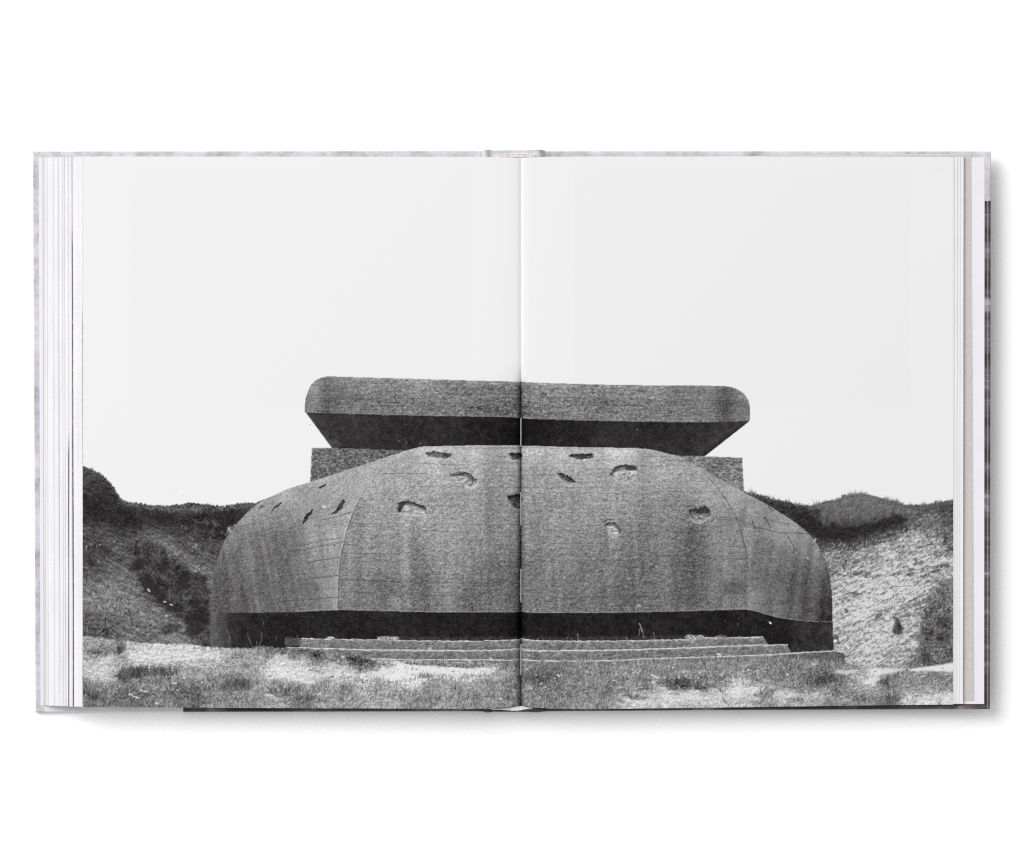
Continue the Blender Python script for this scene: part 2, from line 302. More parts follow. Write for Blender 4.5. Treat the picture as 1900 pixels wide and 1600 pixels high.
rough = np.interp(XX, [566, 640, 680, 1000, 1200, 1300, 1392], [0.6, 0.9, 1.1, 1.25, 1.1, 0.8, 0.55])
sm = poly(slab)
put(sm, sb+rough*(9*pit+4*grit+5*hz+2*lump+5*RCK)+9*fine+3*hzb+5*cloud, SLAB, 0.5)
x, y = scatter(sm & (XX > 680) & (XX < 1290), 700)
strokes(x, y, rng.uniform(2, 5, 700), rng.normal(0, 0.3, 700), 0, rng.choice([48, 60, 190, 176], 700), 0.7, 0.8, 6)
edge = [(568, 765.8), (617.9, 767.3), (708, 770.2), (821.6, 772.5), (932, 774.1), (968, 775.9), (983, 777.7), (1075, 780.4), (1191, 782.6), (1307, 783.6), (1386, 781.6)]
crack([(x, y-1.5) for x, y in edge], 150, 0.45, 1.0, 0.5)
crack([(x, y-7) for x, y in edge[6:]], 92, 0.35, 0.8, 0.5)
put(poly([(932, 712), (984, 714), (984, 776), (932, 773)]), 96+22*pit+12*grit+10*fine, None, 1.0, 0.35)
crack([(932.4, 712), (932.4, 773)], 78, 0.6, 0.8); crack([(984, 716), (984.5, 776)], 74, 0.6, 0.8)
for xa, xb, yy in ((650, 690, 741.5), (700, 850, 746.5), (800, 930, 719), (830, 935, 731), (1000, 1100, 738), (1050, 1200, 752), (1250, 1390, 742), (1300, 1390, 758), (575, 660, 739), (1280, 1380, 729), (860, 930, 724)):
    crack([(xa, yy), ((xa+xb)/2, yy+(xb-xa)*0.004), (xb, yy+(xb-xa)*0.008)], 68, 0.5, 0.7)
for k in range(7):
    for q in range(9):
        xa = rng.uniform(580, 1340); ln = rng.uniform(20, 100); yt = np.interp(xa, [600, 968, 1340], [700, 708, 716]); yy = yt+6+k*8.6+rng.normal(0, 0.8)
        if xa+ln < 1375: crack([(xa, yy), (xa+ln, yy+ln*0.014)], rng.choice([62, 70, 158]), rng.uniform(0.2, 0.5), 0.9, 0.6)
crack([(585, 707), (574, 722), (569, 742)], 150, 0.35, 1.2)

# ---------------------------------------------------------------- black gap under the dome, its side walls
gap = [(390, 1137), (432, 1135), (550, 1130), (967, 1130), (1388, 1130), (1404, 1133), (1470, 1148), (1545.2, 1155), (1546.8, 1209), (1470, 1216), (960, 1226), (530, 1205), (390, 1202)]
gv = np.interp(XX[0], [390, 398, 408, 425, 445, 540, 800, 940, 966, 990, 1200, 1400, 1460, 1475, 1546], [92, 96, 84, 56, 42, 35, 35, 31, 24, 28, 35, 30, 30, 46, 58])[None, :]+0*YY  # tone dips around the fold, the gutter's shading put into the print
put(poly(gap), gv+5*fine+3.5*lump+2*cloud+np.clip(XX-1470, 0, 20)*0.2*noise(1.2, 8), SLOT, 0.6)
for x, y, rx, ry, v in ((1497, 1166, 9, 20, 66), (1490, 1185, 14, 5, 62), (480, 1175, 16, 12, 50), (430, 1178, 14, 18, 58)):
    blob(x, y, rx, ry, v+6*fine, 0.4, 0.35, 4)
put(poly([(529, 1182), (557, 1184), (560, 1199), (527, 1199)]), 80+9*fine+6*grit, None, 1.0)
crack([(392, 1137.6), (410, 1136), (432, 1135.5)], 176, 0.9, 1.4, 0.6)
for x, y in ((580, 1144), (533, 1141), (1371, 1148), (1378, 1160), (1369, 1158), (1336, 1157), (1368, 1160), (835, 1148), (900, 1147), (1345, 1152)):
    blob(x, y, 0.9, 0.8, 150, 0.6, 0, 0.5)
blob(1430, 1156, 3.2, 1.6, 232, 1, 0.8, 0.6)
put(poly([(700, 1181), (760, 1183), (960, 1183), (967, 1181), (1000, 1183), (1270, 1180), (1270, 1192), (700, 1192)]), 74+12*grit+8*fine, None, 2.0, 0.6)

# ---------------------------------------------------------------- three low steps in front
s1 = [(558, 1185), (640, 1187), (701, 1187.8), (742, 1189), (887, 1190), (960, 1187.3), (967, 1185.4), (993, 1189), (1109.5, 1190), (1267, 1187.3), (1308, 1184), (1400, 1182.5), (1415, 1181.7), (1425, 1198)]
s2 = [(531, 1201.5), (645, 1205), (742, 1206.7), (887, 1207.6), (960, 1204.7), (967, 1204.7), (998, 1207.6), (1109, 1207), (1230, 1204), (1400, 1197.5), (1422, 1197.5), (1461.7, 1196), (1468, 1212)]
s3 = [(600, 1215), (732, 1224), (839, 1224.6), (960, 1225), (967, 1224.6), (1012, 1226.5), (1109, 1226.5), (1230, 1221.7), (1400, 1216.4), (1470, 1212), (1546, 1208), (1566.7, 1211), (1568, 1230)]
stx = noise(1.6, 1.1)
for s, bot, v, ve in ((s1, 1212, 128, 190), (s2, 1232, 126, 200), (s3, 1240, 120, 196)):
    m = poly(s+[(s[-1][0]+1, bot), (s[0][0]-2, bot-(6 if bot < 1220 else 0))])
    vv = v-8+8*stx+6*grit+9*fine+5*lump
    if bot == 1240: vv = np.where(XX > 1462, 92+11*grit+8*fine, vv)
    vv = vv+3*RCK+4
    put(warp(m, 0.6) | (m & shift(m, 0, 3)), vv, STEPS, 0.6)
    top = s[:-1]
    crack(top, ve+18, 1.0, 2.0, 1.0)
    crack([(x, y+14) for x, y in top if 640 < x < 1400], 84, 0.5, 1.6, 1.6)
    crack([(x, y+2.2) for x, y in top], ve-32, 0.45, 1.3, 1.4)
    n = 90
    x = rng.uniform(top[0][0], top[-1][0], n); y = np.interp(x, [p[0] for p in top], [p[1] for p in top])
    for xx, yy in zip(x, y): blob(xx, yy+rng.uniform(-0.6, 2.0), rng.uniform(1, 4), rng.uniform(0.6, 1.3), rng.uniform(180, 228), 0.7, 0, 0.7)
    for xx, yy in zip(rng.uniform(top[0][0], top[-1][0], 46), rng.uniform(5, 15, 46)): blob(xx, np.interp(xx, [p[0] for p in top], [p[1] for p in top])+yy, rng.uniform(2, 9), rng.uniform(0.8, 2), rng.uniform(70, 96), 0.5, 0, 1.2)
put(poly([(1425, 1183), (1470, 1181), (1470, 1194), (1462, 1195), (1426, 1197)]), 30+4*fine, None, 0.8)
put(poly([(1468, 1197), (1546, 1190), (1546.5, 1207), (1470, 1211)]), 50+7*fine+5*grit, None, 0.8)
put(poly([(701, 1182), (712, 1180.5), (740, 1182), (741, 1188), (701, 1187.5)]), 158+22*grit+14*fine, STEPS, 0.7)
put(poly([(607, 1183), (613, 1181), (620, 1182.5), (622, 1186), (607, 1186)]), 205, STEPS, 0.7)
put(poly([(1271, 1186), (1270, 1180), (1277, 1177), (1290, 1179.5), (1302, 1178.5), (1311, 1182), (1302, 1186), (1290, 1187), (1288, 1194), (1276, 1192)]), 160+26*grit+16*fine, STEPS, 0.8)
put(poly([(1322, 1182), (1342, 1177), (1352, 1182.5)]), 104+18*grit, STEPS, 0.8)

# ---------------------------------------------------------------- the dome
dm = poly(smooth(domeTop, 4)+domeBot)
rid_l = smooth([(778, 829), (745, 846), (705, 872), (680, 900), (663, 933.6), (649.6, 965), (638, 1006), (631.5, 1037.7), (628, 1078), (626.5, 1132)])
rid_r = smooth([(1225, 838), (1285, 866), (1320, 893), (1342, 920), (1354, 938.5), (1367.6, 961.7), (1377, 994), (1384, 1017), (1388, 1047), (1389, 1132)])
xl = np.interp(YY[:, 0], [p[1] for p in rid_l], [p[0] for p in rid_l])[:, None]
xr = np.interp(YY[:, 0], [p[1] for p in rid_r], [p[0] for p in rid_r])[:, None]
left = XX < xl; right = XX > xr
cpD = [(800, 832, 182), (880, 836, 176), (967, 834, 172), (1060, 838, 178), (1150, 838, 184), (800, 850, 158), (900, 850, 150), (1100, 850, 154), (1230, 860, 152), (700, 880, 146), (780, 890, 146), (900, 890, 140), (1000, 890, 136), (1100, 890, 142), (1200, 890, 146), (1290, 890, 146), (690, 930, 138), (800, 950, 138), (900, 950, 134), (1000, 950, 130), (1100, 950, 138), (1200, 940, 132), (1260, 950, 128), (1330, 930, 140), (670, 990, 134), (800, 1000, 132), (900, 1010, 132), (1000, 1000, 122), (1100, 1000, 130), (1200, 1000, 120), (1285, 1000, 104), (1340, 1000, 132),
       (650, 1050, 128), (750, 1050, 118), (850, 1040, 124), (920, 1050, 112), (1000, 1050, 112), (1100, 1050, 116), (1200, 1050, 108), (1285, 1050, 96), (1350, 1050, 120), (650, 1100, 124), (710, 1100, 104), (760, 1110, 112), (800, 1090, 116), (900, 1100, 110), (1000, 1100, 106), (1090, 1090, 116), (1150, 1100, 104), (1200, 1110, 112), (1285, 1100, 94), (1325, 1100, 120), (1360, 1095, 98), (1380, 1110, 114), (670, 1128, 118), (900, 1128, 116), (1100, 1128, 104), (1250, 1128, 106), (1350, 1126, 116)]
cpDL = [(530, 914, 160), (600, 890, 160), (680, 865, 158), (740, 843, 160), (560, 925, 140), (620, 910, 144), (660, 890, 146), (480, 938, 146), (500, 955, 128), (450, 965, 136), (540, 960, 124), (590, 950, 134), (630, 950, 148), (648, 955, 158), (440, 985, 118), (470, 1000, 100), (500, 1000, 106), (540, 1000, 110), (590, 990, 128), (625, 1000, 150), (420, 1010, 112), (440, 1040, 84), (412, 1050, 92), (465, 1030, 104), (490, 1040, 88), (530, 1040, 100), (570, 1045, 112), (600, 1050, 124), (622, 1060, 142), (402, 1080, 80), (430, 1090, 78), (452, 1080, 92), (480, 1085, 86), (510, 1080, 98), (550, 1090, 102), (580, 1100, 104), (615, 1100, 132), (398, 1120, 74), (440, 1125, 80), (480, 1125, 94), (530, 1125, 96), (580, 1125, 104), (618, 1125, 126)]
cpDR = [(1300, 872, 150), (1330, 890, 150), (1380, 917, 148), (1360, 925, 142), (1400, 940, 136), (1440, 955, 136), (1470, 975, 140), (1400, 965, 126), (1375, 975, 130), (1430, 985, 122), (1480, 1000, 128), (1500, 1000, 134), (1395, 1010, 116), (1430, 1020, 100), (1470, 1030, 104), (1505, 1020, 116), (1525, 1040, 92), (1395, 1060, 108), (1420, 1060, 100), (1450, 1060, 92), (1480, 1065, 76), (1510, 1065, 70), (1535, 1075, 60), (1400, 1110, 116), (1420, 1100, 112), (1440, 1110, 104), (1470, 1110, 82), (1500, 1110, 70), (1530, 1110, 62), (1541, 1115, 52), (1460, 1135, 96), (1500, 1145, 74), (1535, 1150, 60)]
tF, tL2, tR2 = tones(cpD, 26), tones(cpDL, 22), tones(cpDR, 22)
tF = tF+np.interp(YY, [826, 900, 1000, 1130], [14, 16, 10, 5]); tL2 = tL2+np.interp(YY, [880, 980, 1130], [15, 14, 11]); tR2 = tR2+np.interp(YY, [880, 980, 1130], [15, 13, 8])
agg = noise(0.95, 0.8); agg2 = noise(2.2, 1.7); vst = noise(3.5, 40); vst2 = noise(9, 80); hb = noise(22, 0.6)
# speckled aggregate: soft pits and light grains
spk = np.tanh(agg*1.2)*11+np.tanh(agg2)*4+6*RCK
cr = np.interp(YY, [826, 900, 1000, 1130], [0.7, 0.95, 1.0, 0.9])*np.interp(XX, [640, 700, 1290, 1320, 1390], [0.7, 1, 1, 0.65, 0.55])
front = tF+cr*(spk+3*grit)+11*fine+3*cloud+np.interp(YY, [850, 1000, 1130], [1, 5, 8])*0.7*vst+5*vst2+1.5*hb+5*np.tanh(noise(2.0, 1.6))
lang = noise(8, 1.0, math.radians(-38))
wl = np.clip((990-YY)/70, 0, 1)
lf = tL2+9*fine+4*grit+5*wl*lang+(1-wl)*(6*noise(2.5, 30, math.radians(-12))+3)+3*cloud
rf = tR2+9*fine+4*grit+6*noise(4, 38, math.radians(8))+4*cloud+3*lump
front = np.where(left, lf, np.where(right, rf, front))
put(dm, front, DOME, 0.5)
fm = (dm & ~left & ~right).astype(np.float32)
# pits and bright pebbles of the front face
x, y = scatter(dm & ~left & ~right, 5200)
strokes(x, y, rng.uniform(1, 3.2, 5200), rng.uniform(0, 6.28, 5200), 0, np.where(rng.random(5200) < 0.6, 66, 182)+rng.normal(0, 16, 5200), 0.45, 0.9, 4, clip=np.clip(blur(cr, 1), 0, 1))
x, y = scatter(dm & (left | right), 2200)
strokes(x, y, rng.uniform(1, 2.5, 2200), rng.uniform(0, 6.28, 2200), 0, np.where(rng.random(2200) < 0.5, 70, 176)+rng.normal(0, 16, 2200), 0.45, 0.8, 4)
# weather streaks, lower front
for x, w, y0_, v in ((712, 9, 1060, 92), (745, 10, 1085, 98), (700, 8, 1095, 140), (870, 10, 1080, 96), (1085, 10, 1068, 146), (1060, 12, 1070, 92), (1110, 10, 1060, 94), (1165, 8, 1090, 92), (1200, 14, 1085, 128), (1285, 20, 990, 90), (1292, 14, 1060, 84), (1230, 14, 1060, 98), (1150, 10, 1050, 92)):
    put(poly([(x-w*0.5, y0_), (x+w*0.5, y0_), (x+w*0.55, 1131), (x-w*0.55, 1131)]), v+spk*0.7+9*fine, None, 6, 0.3)
put(poly([(1343, 1080), (1384, 1078), (1386, 1104), (1343, 1104)]), 90+9*fine+7*grit, None, 1.5, 0.55)
crack([(1343, 1105), (1386, 1104)], 150, 0.6)
put(poly(smooth([(500, 1000), (530, 985), (556, 1000), (545, 1080), (520, 1125), (498, 1125), (505, 1060), (500, 1000)])), 88+13*fine+8*grit, None, 12, 0.4)
for pts in ([(432, 1125), (446, 1060), (462, 1010), (484, 960)], [(535, 1090), (540, 1060), (544, 1035)], [(606, 1060), (609, 1110)], [(400, 1060), (415, 1020), (440, 985)]):
    crack(pts, 150, 0.32, 2.2, 2.5)
# ridges
crack([(p[0]+1, p[1]) for p in rid_l if p[1] > 932], 62, 0.7, 1.2, 0.9)
crack([(p[0]-2, p[1]) for p in rid_l if p[1] > 925], 188, 0.6, 2.0, 1.0)
crack([(p[0]-6, p[1]) for p in rid_l if p[1] > 900], 168, 0.35, 3.0, 1.6)
crack([(p[0], p[1]) for p in rid_r if p[1] > 880 and p[1] < 1060], 66, 0.5, 1.1, 2.4)
crack([(p[0]+3, p[1]) for p in rid_r if p[1] > 930 and p[1] < 1040], 166, 0.2, 2.0, 1.8)
crack([(p[0]+2, p[1]) for p in rid_r if p[1] > 1040], 150, 0.4, 1.2, 1.2)
put(poly([(612, 1035), (629, 1033), (628, 1078), (612, 1078)]), 150+11*fine+7*grit, None, 1.5, 0.45)
# courses of the shuttering boards, broken and faint
for y0_ in np.arange(846, 1130, 11.5):
    x = 640.0+rng.uniform(0, 60)
    while x < 1385:
        ln = rng.uniform(25, 120)
        yy = y0_+rng.normal(0, 0.8)+(x-640)*0.004
        if xl[int(yy-Y0), 0] < x and x+ln < xr[int(yy-Y0), 0]+4 and yy > np.interp(x, [760, 830, 1180, 1290], [850, 834, 838, 872]) and rng.random() < 0.72:
            crack([(x, yy), (x+ln*0.5, yy+rng.normal(0, 0.5)), (x+ln, yy+rng.normal(0, 0.6))], 74, rng.uniform(0.22, 0.55), 0.9, 0.6)
            if rng.random() < 0.5: crack([(x, yy+1.8), (x+ln, yy+1.9)], 172, rng.uniform(0.1, 0.3), 0.9, 0.6)
        x += ln*rng.uniform(0.8, 1.7)
for y0_ in np.arange(930, 1130, 10.5):
    sl_ = np.interp(y0_, [930, 1130], [0.27, 0.05]); x = xl[int(y0_-Y0), 0]-2
    while x > 410:
        ln = rng.uniform(20, 80); yy = y0_+sl_*(xl[int(y0_-Y0), 0]-x)
        if rng.random() < 0.6 and yy < 1128 and dm[int(min(yy, 1300)-Y0), int(x-ln-X0)]: crack([(x, yy), (x-ln, yy+sl_*ln)], 70, rng.uniform(0.25, 0.6), 0.9, 0.5)
        x -= ln*rng.uniform(0.9, 1.9)
for y0_ in np.arange(950, 1130, 12):
    sl_ = np.interp(y0_, [950, 1130], [0.22, 0.14]); x = xr[int(y0_-Y0), 0]+2
    while x < 1530:
        ln = rng.uniform(20, 70); yy = y0_+sl_*(x-xr[int(y0_-Y0), 0])
        if rng.random() < 0.5 and dm[int(min(yy+sl_*ln, 1300)-Y0), int(x+ln-X0)]: crack([(x, yy), (x+ln, yy+sl_*ln)], 60, rng.uniform(0.2, 0.5), 0.9, 0.5)
        x += ln*rng.uniform(0.9, 1.9)
# board marks
lines = [((550, 1014), (634, 998), .85), ((536, 1025), (638, 1006), .85), ((566, 1044.5), (630, 1034), .85), ((584, 1073), (629, 1067.5), .9), ((548, 1077), (584, 1073), .4), ((515, 1117), (626, 1109), .6), ((613, 976), (646, 968), .6), ((500, 995), (556, 975), .4), ((420, 1036), (462, 1031), .5), ((435, 979), (480, 970), .7), ((436, 986), (460, 982), .6), ((488, 965), (540, 955), .5), ((600, 965), (655, 949), .5), ((490, 1068), (560, 1058), .35), ((600, 1052), (628, 1048), .4), ((540, 1100), (626, 1090), .3),
         ((629, 1076), (742, 1079.5), .85), ((742, 1079.5), (962, 1083), .55), ((634, 1026.5), (744, 1028.6), .7), ((637, 1010.5), (670, 1011.5), .7), ((657, 1098), (690, 1101), .6), ((652, 940), (680, 942), .5), ((745, 1103), (830, 1106), .5), ((800, 985), (960, 990), .4), ((830, 1000), (960, 1002), .35), ((790, 1049), (960, 1052), .4), ((780, 860), (860, 863), .5), ((690, 878), (780, 880), .35), ((860, 833), (960, 832), .4), ((870, 1066), (960, 1070), .35), ((640, 976), (800, 979), .4),
         ((1036, 1110), (1303, 1104), .65), ((968, 1049), (1000, 1049), .55), ((990, 1040), (1160, 1041), .35), ((1170, 988), (1350, 986.5), .45), ((1320, 960), (1368, 962), .6), ((1325, 964), (1372, 965), .5), ((1230, 936), (1345, 941), .45), ((975, 830), (1120, 833), .45), ((1220, 856), (1285, 855), .6), ((1215, 912), (1330, 913), .45), ((1010, 930), (1046, 932), .6), ((1300, 1037), (1388, 1037), .55), ((1340, 1014), (1384, 1015), .4), ((1000, 988), (1100, 990), .35), ((1095, 854), (1140, 854), .6), ((1300, 978), (1345, 976), .5), ((990, 880), (1010, 880), .5),
         ((1366, 986), (1380, 985), .5), ((1350, 1014), (1384, 1014), .4), ((1360, 1037), (1388, 1038), .4), ((1420, 1065), (1470, 1085), .5), ((1390, 1058), (1440, 1060), .3), ((1445, 1105), (1545, 1112), .35), ((1470, 1060), (1540, 1075), .3)]
for a, b, s in lines:
    k = max(2, int(abs(b[0]-a[0])/18))
    crack([(a[0]+(b[0]-a[0])*i/k, a[1]+(b[1]-a[1])*i/k+rng.normal(0, 0.5)) for i in range(k+1)], 56, s, 0.9, 0.6)
crack([(1360, 960), (1383, 970), (1398, 976), (1412, 980), (1440, 987), (1470, 989), (1502, 991)], 52, 0.85, 1.0)
crack([(1374, 985), (1376, 1000), (1384, 1020), (1386, 1046)], 80, 0.5)
crack([(986, 852), (990, 905)], 92, 0.4); crack([(989, 860), (993, 940)], 98, 0.35)
# rubble clinging to the left shoulder
for x, y, rx, ry, v in ((424, 983, 5, 4, 168), (430, 978, 4, 4, 120), (421, 990, 3, 5, 96), (436, 975, 4, 2.5, 150), (1511, 1002, 3, 3, 190), (1508, 997, 2.5, 2, 70)):
    blob(x, y, rx, ry, v+14*fine, 0.9, 0.5, 0.9, 0.3, DOME)
# bullet and shell scars
def scar(pts, val, soft=0.9, al=0.95):
    val = val*0.72+6 if val < 120 else 0.7*val+0.3*150
    put(warp(poly(smooth(pts+[pts[0]], 3)), 0.8), val+8*fine+7*grit, None, soft*0.6, al)
recess([(791, 840), (803, 838), (822, 840), (833, 842), (836, 847), (826, 850), (806, 849), (794, 846)], 3, 112, 66)
put(warp(poly([(823, 841), (834, 842), (836, 847), (827, 849)]), 0.6), 62+8*fine, None, 0.8, 0.9)
recess([(946, 842), (957, 841), (967, 841), (967, 852), (954, 853), (947, 849)], 8, 92, 54)
recess([(838, 882), (850, 877), (866, 878), (877, 884), (885, 891), (883, 900), (874, 904), (864, 900), (860, 894), (846, 893)], 4, 158, 52, 0.8, 1.0, -2)
put(warp(poly([(862, 898), (868, 902), (876, 903), (884, 897), (886, 892), (889, 898), (882, 906), (870, 907), (862, 903)]), 0.6), 206, None, 0.6, 0.8)
crack([(834, 877), (838, 880), (850, 876), (864, 877), (873, 881), (877, 888), (877, 897)], 46, 0.95, 2.0); crack([(846, 886), (862, 889)], 92, 0.7, 1.2)
recess([(738, 934), (750, 930), (768, 933), (780, 938), (790, 943), (789, 953), (780, 957), (762, 957), (747, 953), (739, 949)], 5, 156, 42, 0.8, 1.0, 3)
put(warp(poly([(738, 934), (748, 931), (752, 936), (747, 942), (745, 951), (739, 949)]), 0.7), 56+9*fine, None, 0.7, 0.95)
crack([(758, 947), (770, 944), (780, 950)], 104, 0.6, 1.2); crack([(789, 943), (789.5, 952)], 58, 0.8, 1.6)
recess([(943, 919), (952, 918), (967, 918), (967, 942), (958, 943), (948, 938), (944, 928)], 9, 92, 42)
recess([(1058, 845), (1066, 842), (1085, 842), (1098, 842), (1099, 851), (1086, 853), (1068, 853), (1060, 849)], 8, 88, 50)
recess([(1034, 877), (1042, 879.5), (1055, 885), (1067, 892), (1063, 897), (1054, 901), (1046, 896), (1040, 890)], 7, 138, 40, 0.6, 0.8, -1)
recess([(1132, 880), (1135, 871), (1142, 865), (1160, 863), (1176, 865), (1182, 870), (1179, 886), (1166, 894), (1146, 891), (1138, 887)], 6, 162, 60, 0.8, 0.9, 3)
put(warp(poly([(1160, 865), (1178, 865), (1181, 869), (1176, 874), (1160, 872)]), 0.7), 58+8*fine, None, 0.7, 0.85)
recess([(1277, 948), (1284, 944), (1296, 944), (1304, 940), (1315, 942), (1318, 952), (1316, 961), (1306, 968), (1294, 970), (1282, 964)], 9, 128, 56, 0.8, 0.8, 2)
put(warp(poly([(1296, 944), (1306, 940), (1315, 942), (1315, 953), (1304, 952), (1292, 951)]), 0.8), 54+8*fine, None, 0.9, 0.85)
recess([(1124, 972), (1136, 969), (1146, 974), (1151, 984), (1147, 993), (1134, 995), (1126, 986)], 4, 156, 56, 0.6, 0.7, -2)
crack([(1119, 970), (1128, 965), (1138, 964)], 56, 0.95, 1.6); crack([(1122, 976), (1126, 971.5), (1138, 971), (1147, 976), (1151, 984), (1150, 990)], 50, 0.95, 1.8)
for pts in ([(742, 953), (760, 958), (785, 957)], [(864, 902), (874, 905), (885, 900)], [(1284, 968), (1298, 972), (1310, 965)], [(1044, 897), (1056, 903), (1066, 897)], [(1128, 993), (1140, 998), (1150, 992)], [(796, 851), (815, 852), (834, 851)]):
    crack(pts, 200, 0.65, 1.8, 0.7)
for pts, v in (([(579, 945), (582, 943), (580, 950), (570, 965), (562, 972), (559, 971), (566, 960)], 52), ([(637, 929), (641, 928), (638, 938), (630, 948), (618, 955), (615, 954), (624, 944), (630, 934)], 72), ([(606, 897), (609, 896), (602, 904), (594, 908), (591, 907), (598, 902)], 62), ([(519, 933), (522, 932), (519, 938), (508, 946), (503, 948), (509, 941)], 66), ([(486, 936), (491, 935), (485, 941), (478, 945)], 60), ([(578, 903), (570, 909), (576, 906)], 90)):
    scar(pts, v, 0.6)
blob(601, 941, 3.2, 2.6, 216, 1, 0.6, 0.8); crack([(588, 942), (598, 940)], 170, 0.6); blob(621, 1013, 2, 1.5, 60, 0.8)
for pts in ([(1395, 966), (1399, 974), (1402, 981)], [(1418, 959), (1423, 967), (1429, 979)], [(1462, 996), (1468, 1006), (1475, 1020)], [(1425, 940), (1434, 948)]):
    crack(pts, 44, 0.95, 2.0, 0.8)
for x, y in ((1402, 990), (1406, 991), (1478, 1027), (1497, 1034), (1500, 1037), (1367, 948), (1463, 1085), (1388, 1040)): blob(x, y, 1.6, 1.2, 192, 0.8, 0.5, 0.6)
scar([(728, 1105), (738, 1107), (743, 1112), (742, 1130), (728, 1126), (724, 1114)], 158, 2.0, 0.7); crack([(727, 1104), (736, 1107), (744, 1107)], 58, 0.8); crack([(737, 1108), (738, 1117)], 50, 0.9, 1.2)
put(poly([(1075, 1105), (1080, 1105), (1079, 1122), (1075, 1120)]), 84, None, 1.5, 0.6); blob(1162, 1116, 6, 3, 76, 0.6, 0, 1.6); blob(1185, 1124, 4, 2.5, 196, 0.7, 0, 1); blob(1193, 1055, 3, 6, 70, 0.5, 0, 2); blob(1105, 1052, 5, 5, 90, 0.4, 0, 2)
# light rim along the dome's crest and lower lip
crack([p for p in domeTop if 500 < p[0] < 780], 186, 0.5, 1.6, 0.8)
crack([(p[0], p[1]+2) for p in domeTop if 780 < p[0] < 1240], 190, 0.55, 2.0, 0.8)
crack([(790, 831), (967, 831), (1150, 835)], 90, 0.25, 0.8, 0.6)
crack([(p[0], p[1]-1.5) for p in domeBot[::-1] if p[0] > 440], 166, 0.6, 1.1, 0.9)

# ---------------------------------------------------------------- foreground
gt = line_y(groundT)+np.interp(np.arange(PW), np.arange(0, PW+3, 3), rng.normal(0, 1.0, PW//3+2)[:len(np.arange(0, PW+3, 3))])
gm = YY > gt[None, :]
cpG = [(160, 1186, 168), (200, 1192, 160), (240, 1196, 182), (300, 1200, 192), (360, 1202, 190), (410, 1206, 170), (450, 1208, 150), (500, 1205, 130), (160, 1205, 150), (195, 1205, 128), (225, 1205, 100), (180, 1218, 150), (300, 1212, 206), (340, 1216, 206), (380, 1212, 192), (255, 1218, 190), (280, 1224, 196), (340, 1226, 180), (400, 1222, 186), (430, 1225, 156), (470, 1225, 150), (160, 1230, 170), (185, 1235, 190), (205, 1228, 184), (170, 1250, 180), (200, 1256, 184), (340, 1240, 160), (400, 1240, 160), (450, 1240, 150), (380, 1255, 150), (300, 1262, 132),
       (160, 1272, 120), (200, 1276, 128), (250, 1275, 122), (170, 1295, 98), (220, 1295, 108), (260, 1290, 112), (300, 1285, 124), (240, 1305, 112), (190, 1308, 120), (340, 1280, 118), (330, 1300, 112), (360, 1296, 98), (400, 1270, 124), (440, 1265, 112), (420, 1290, 132), (460, 1290, 140), (400, 1308, 150), (300, 1308, 128), (480, 1305, 146),
       (480, 1245, 166), (510, 1245, 206), (535, 1248, 218), (560, 1255, 222), (520, 1232, 186), (560, 1232, 178), (590, 1240, 170), (610, 1240, 184), (545, 1212, 116), (590, 1220, 104), (630, 1218, 120), (620, 1255, 196), (650, 1250, 196), (680, 1258, 206), (665, 1228, 96), (690, 1240, 140), (710, 1250, 204), (720, 1232, 160), (740, 1245, 230), (760, 1252, 232), (790, 1245, 232), (850, 1248, 234), (880, 1245, 228), (920, 1240, 186), (950, 1240, 150), (700, 1225, 168), (800, 1232, 152), (870, 1232, 150), (930, 1232, 140),
       (520, 1275, 140), (550, 1285, 116), (560, 1295, 112), (600, 1275, 140), (640, 1280, 142), (660, 1300, 148), (700, 1275, 146), (740, 1290, 152), (800, 1275, 142), (850, 1275, 140), (780, 1300, 138), (900, 1270, 140), (940, 1280, 132), (880, 1300, 136), (940, 1305, 140), (600, 1305, 158), (520, 1306, 160),
       (980, 1240, 118), (1000, 1255, 104), (1050, 1245, 122), (1060, 1265, 128), (1100, 1245, 132), (1150, 1250, 138), (1200, 1255, 136), (1260, 1245, 142), (1320, 1240, 142), (1380, 1240, 146), (1000, 1285, 128), (1050, 1290, 126), (1100, 1280, 136), (1130, 1290, 130), (1000, 1308, 136), (1090, 1305, 150), (1200, 1272, 120), (1260, 1270, 104), (1300, 1274, 108), (1340, 1262, 132), (1400, 1250, 136), (1150, 1300, 170), (1200, 1285, 170), (1240, 1290, 188), (1290, 1288, 204), (1330, 1295, 184), (1370, 1282, 206), (1390, 1300, 176), (1250, 1306, 196), (1180, 1308, 196), (1400, 1288, 206), (1430, 1290, 160), (1420, 1302, 136),
       (1440, 1235, 128), (1480, 1240, 128), (1460, 1258, 116), (1500, 1250, 118), (1530, 1262, 96), (1510, 1270, 104), (1560, 1240, 130), (1590, 1245, 150), (1555, 1265, 118), (1480, 1275, 150), (1520, 1285, 170), (1460, 1292, 186), (1500, 1300, 170), (1560, 1285, 140), (1600, 1265, 178), (1620, 1262, 196), (1650, 1265, 112), (1640, 1290, 132), (1600, 1290, 150), (1650, 1300, 112), (1690, 1262, 140), (1740, 1260, 134), (1760, 1275, 138), (1700, 1280, 144), (1690, 1298, 196), (1720, 1302, 196), (1750, 1302, 214), (1765, 1305, 216), (1540, 1305, 146), (1590, 1305, 130)]
tG = tones(cpG, 12); tG = np.where(tG < 150, tG-6, tG+np.clip((tG-150)*0.25, 0, 12))
gm_soft = np.clip(blur(gm.astype(np.float32), 0.8), 0, 1)
hstr = noise(3.6, 1.1); hst2 = noise(12, 2.4)
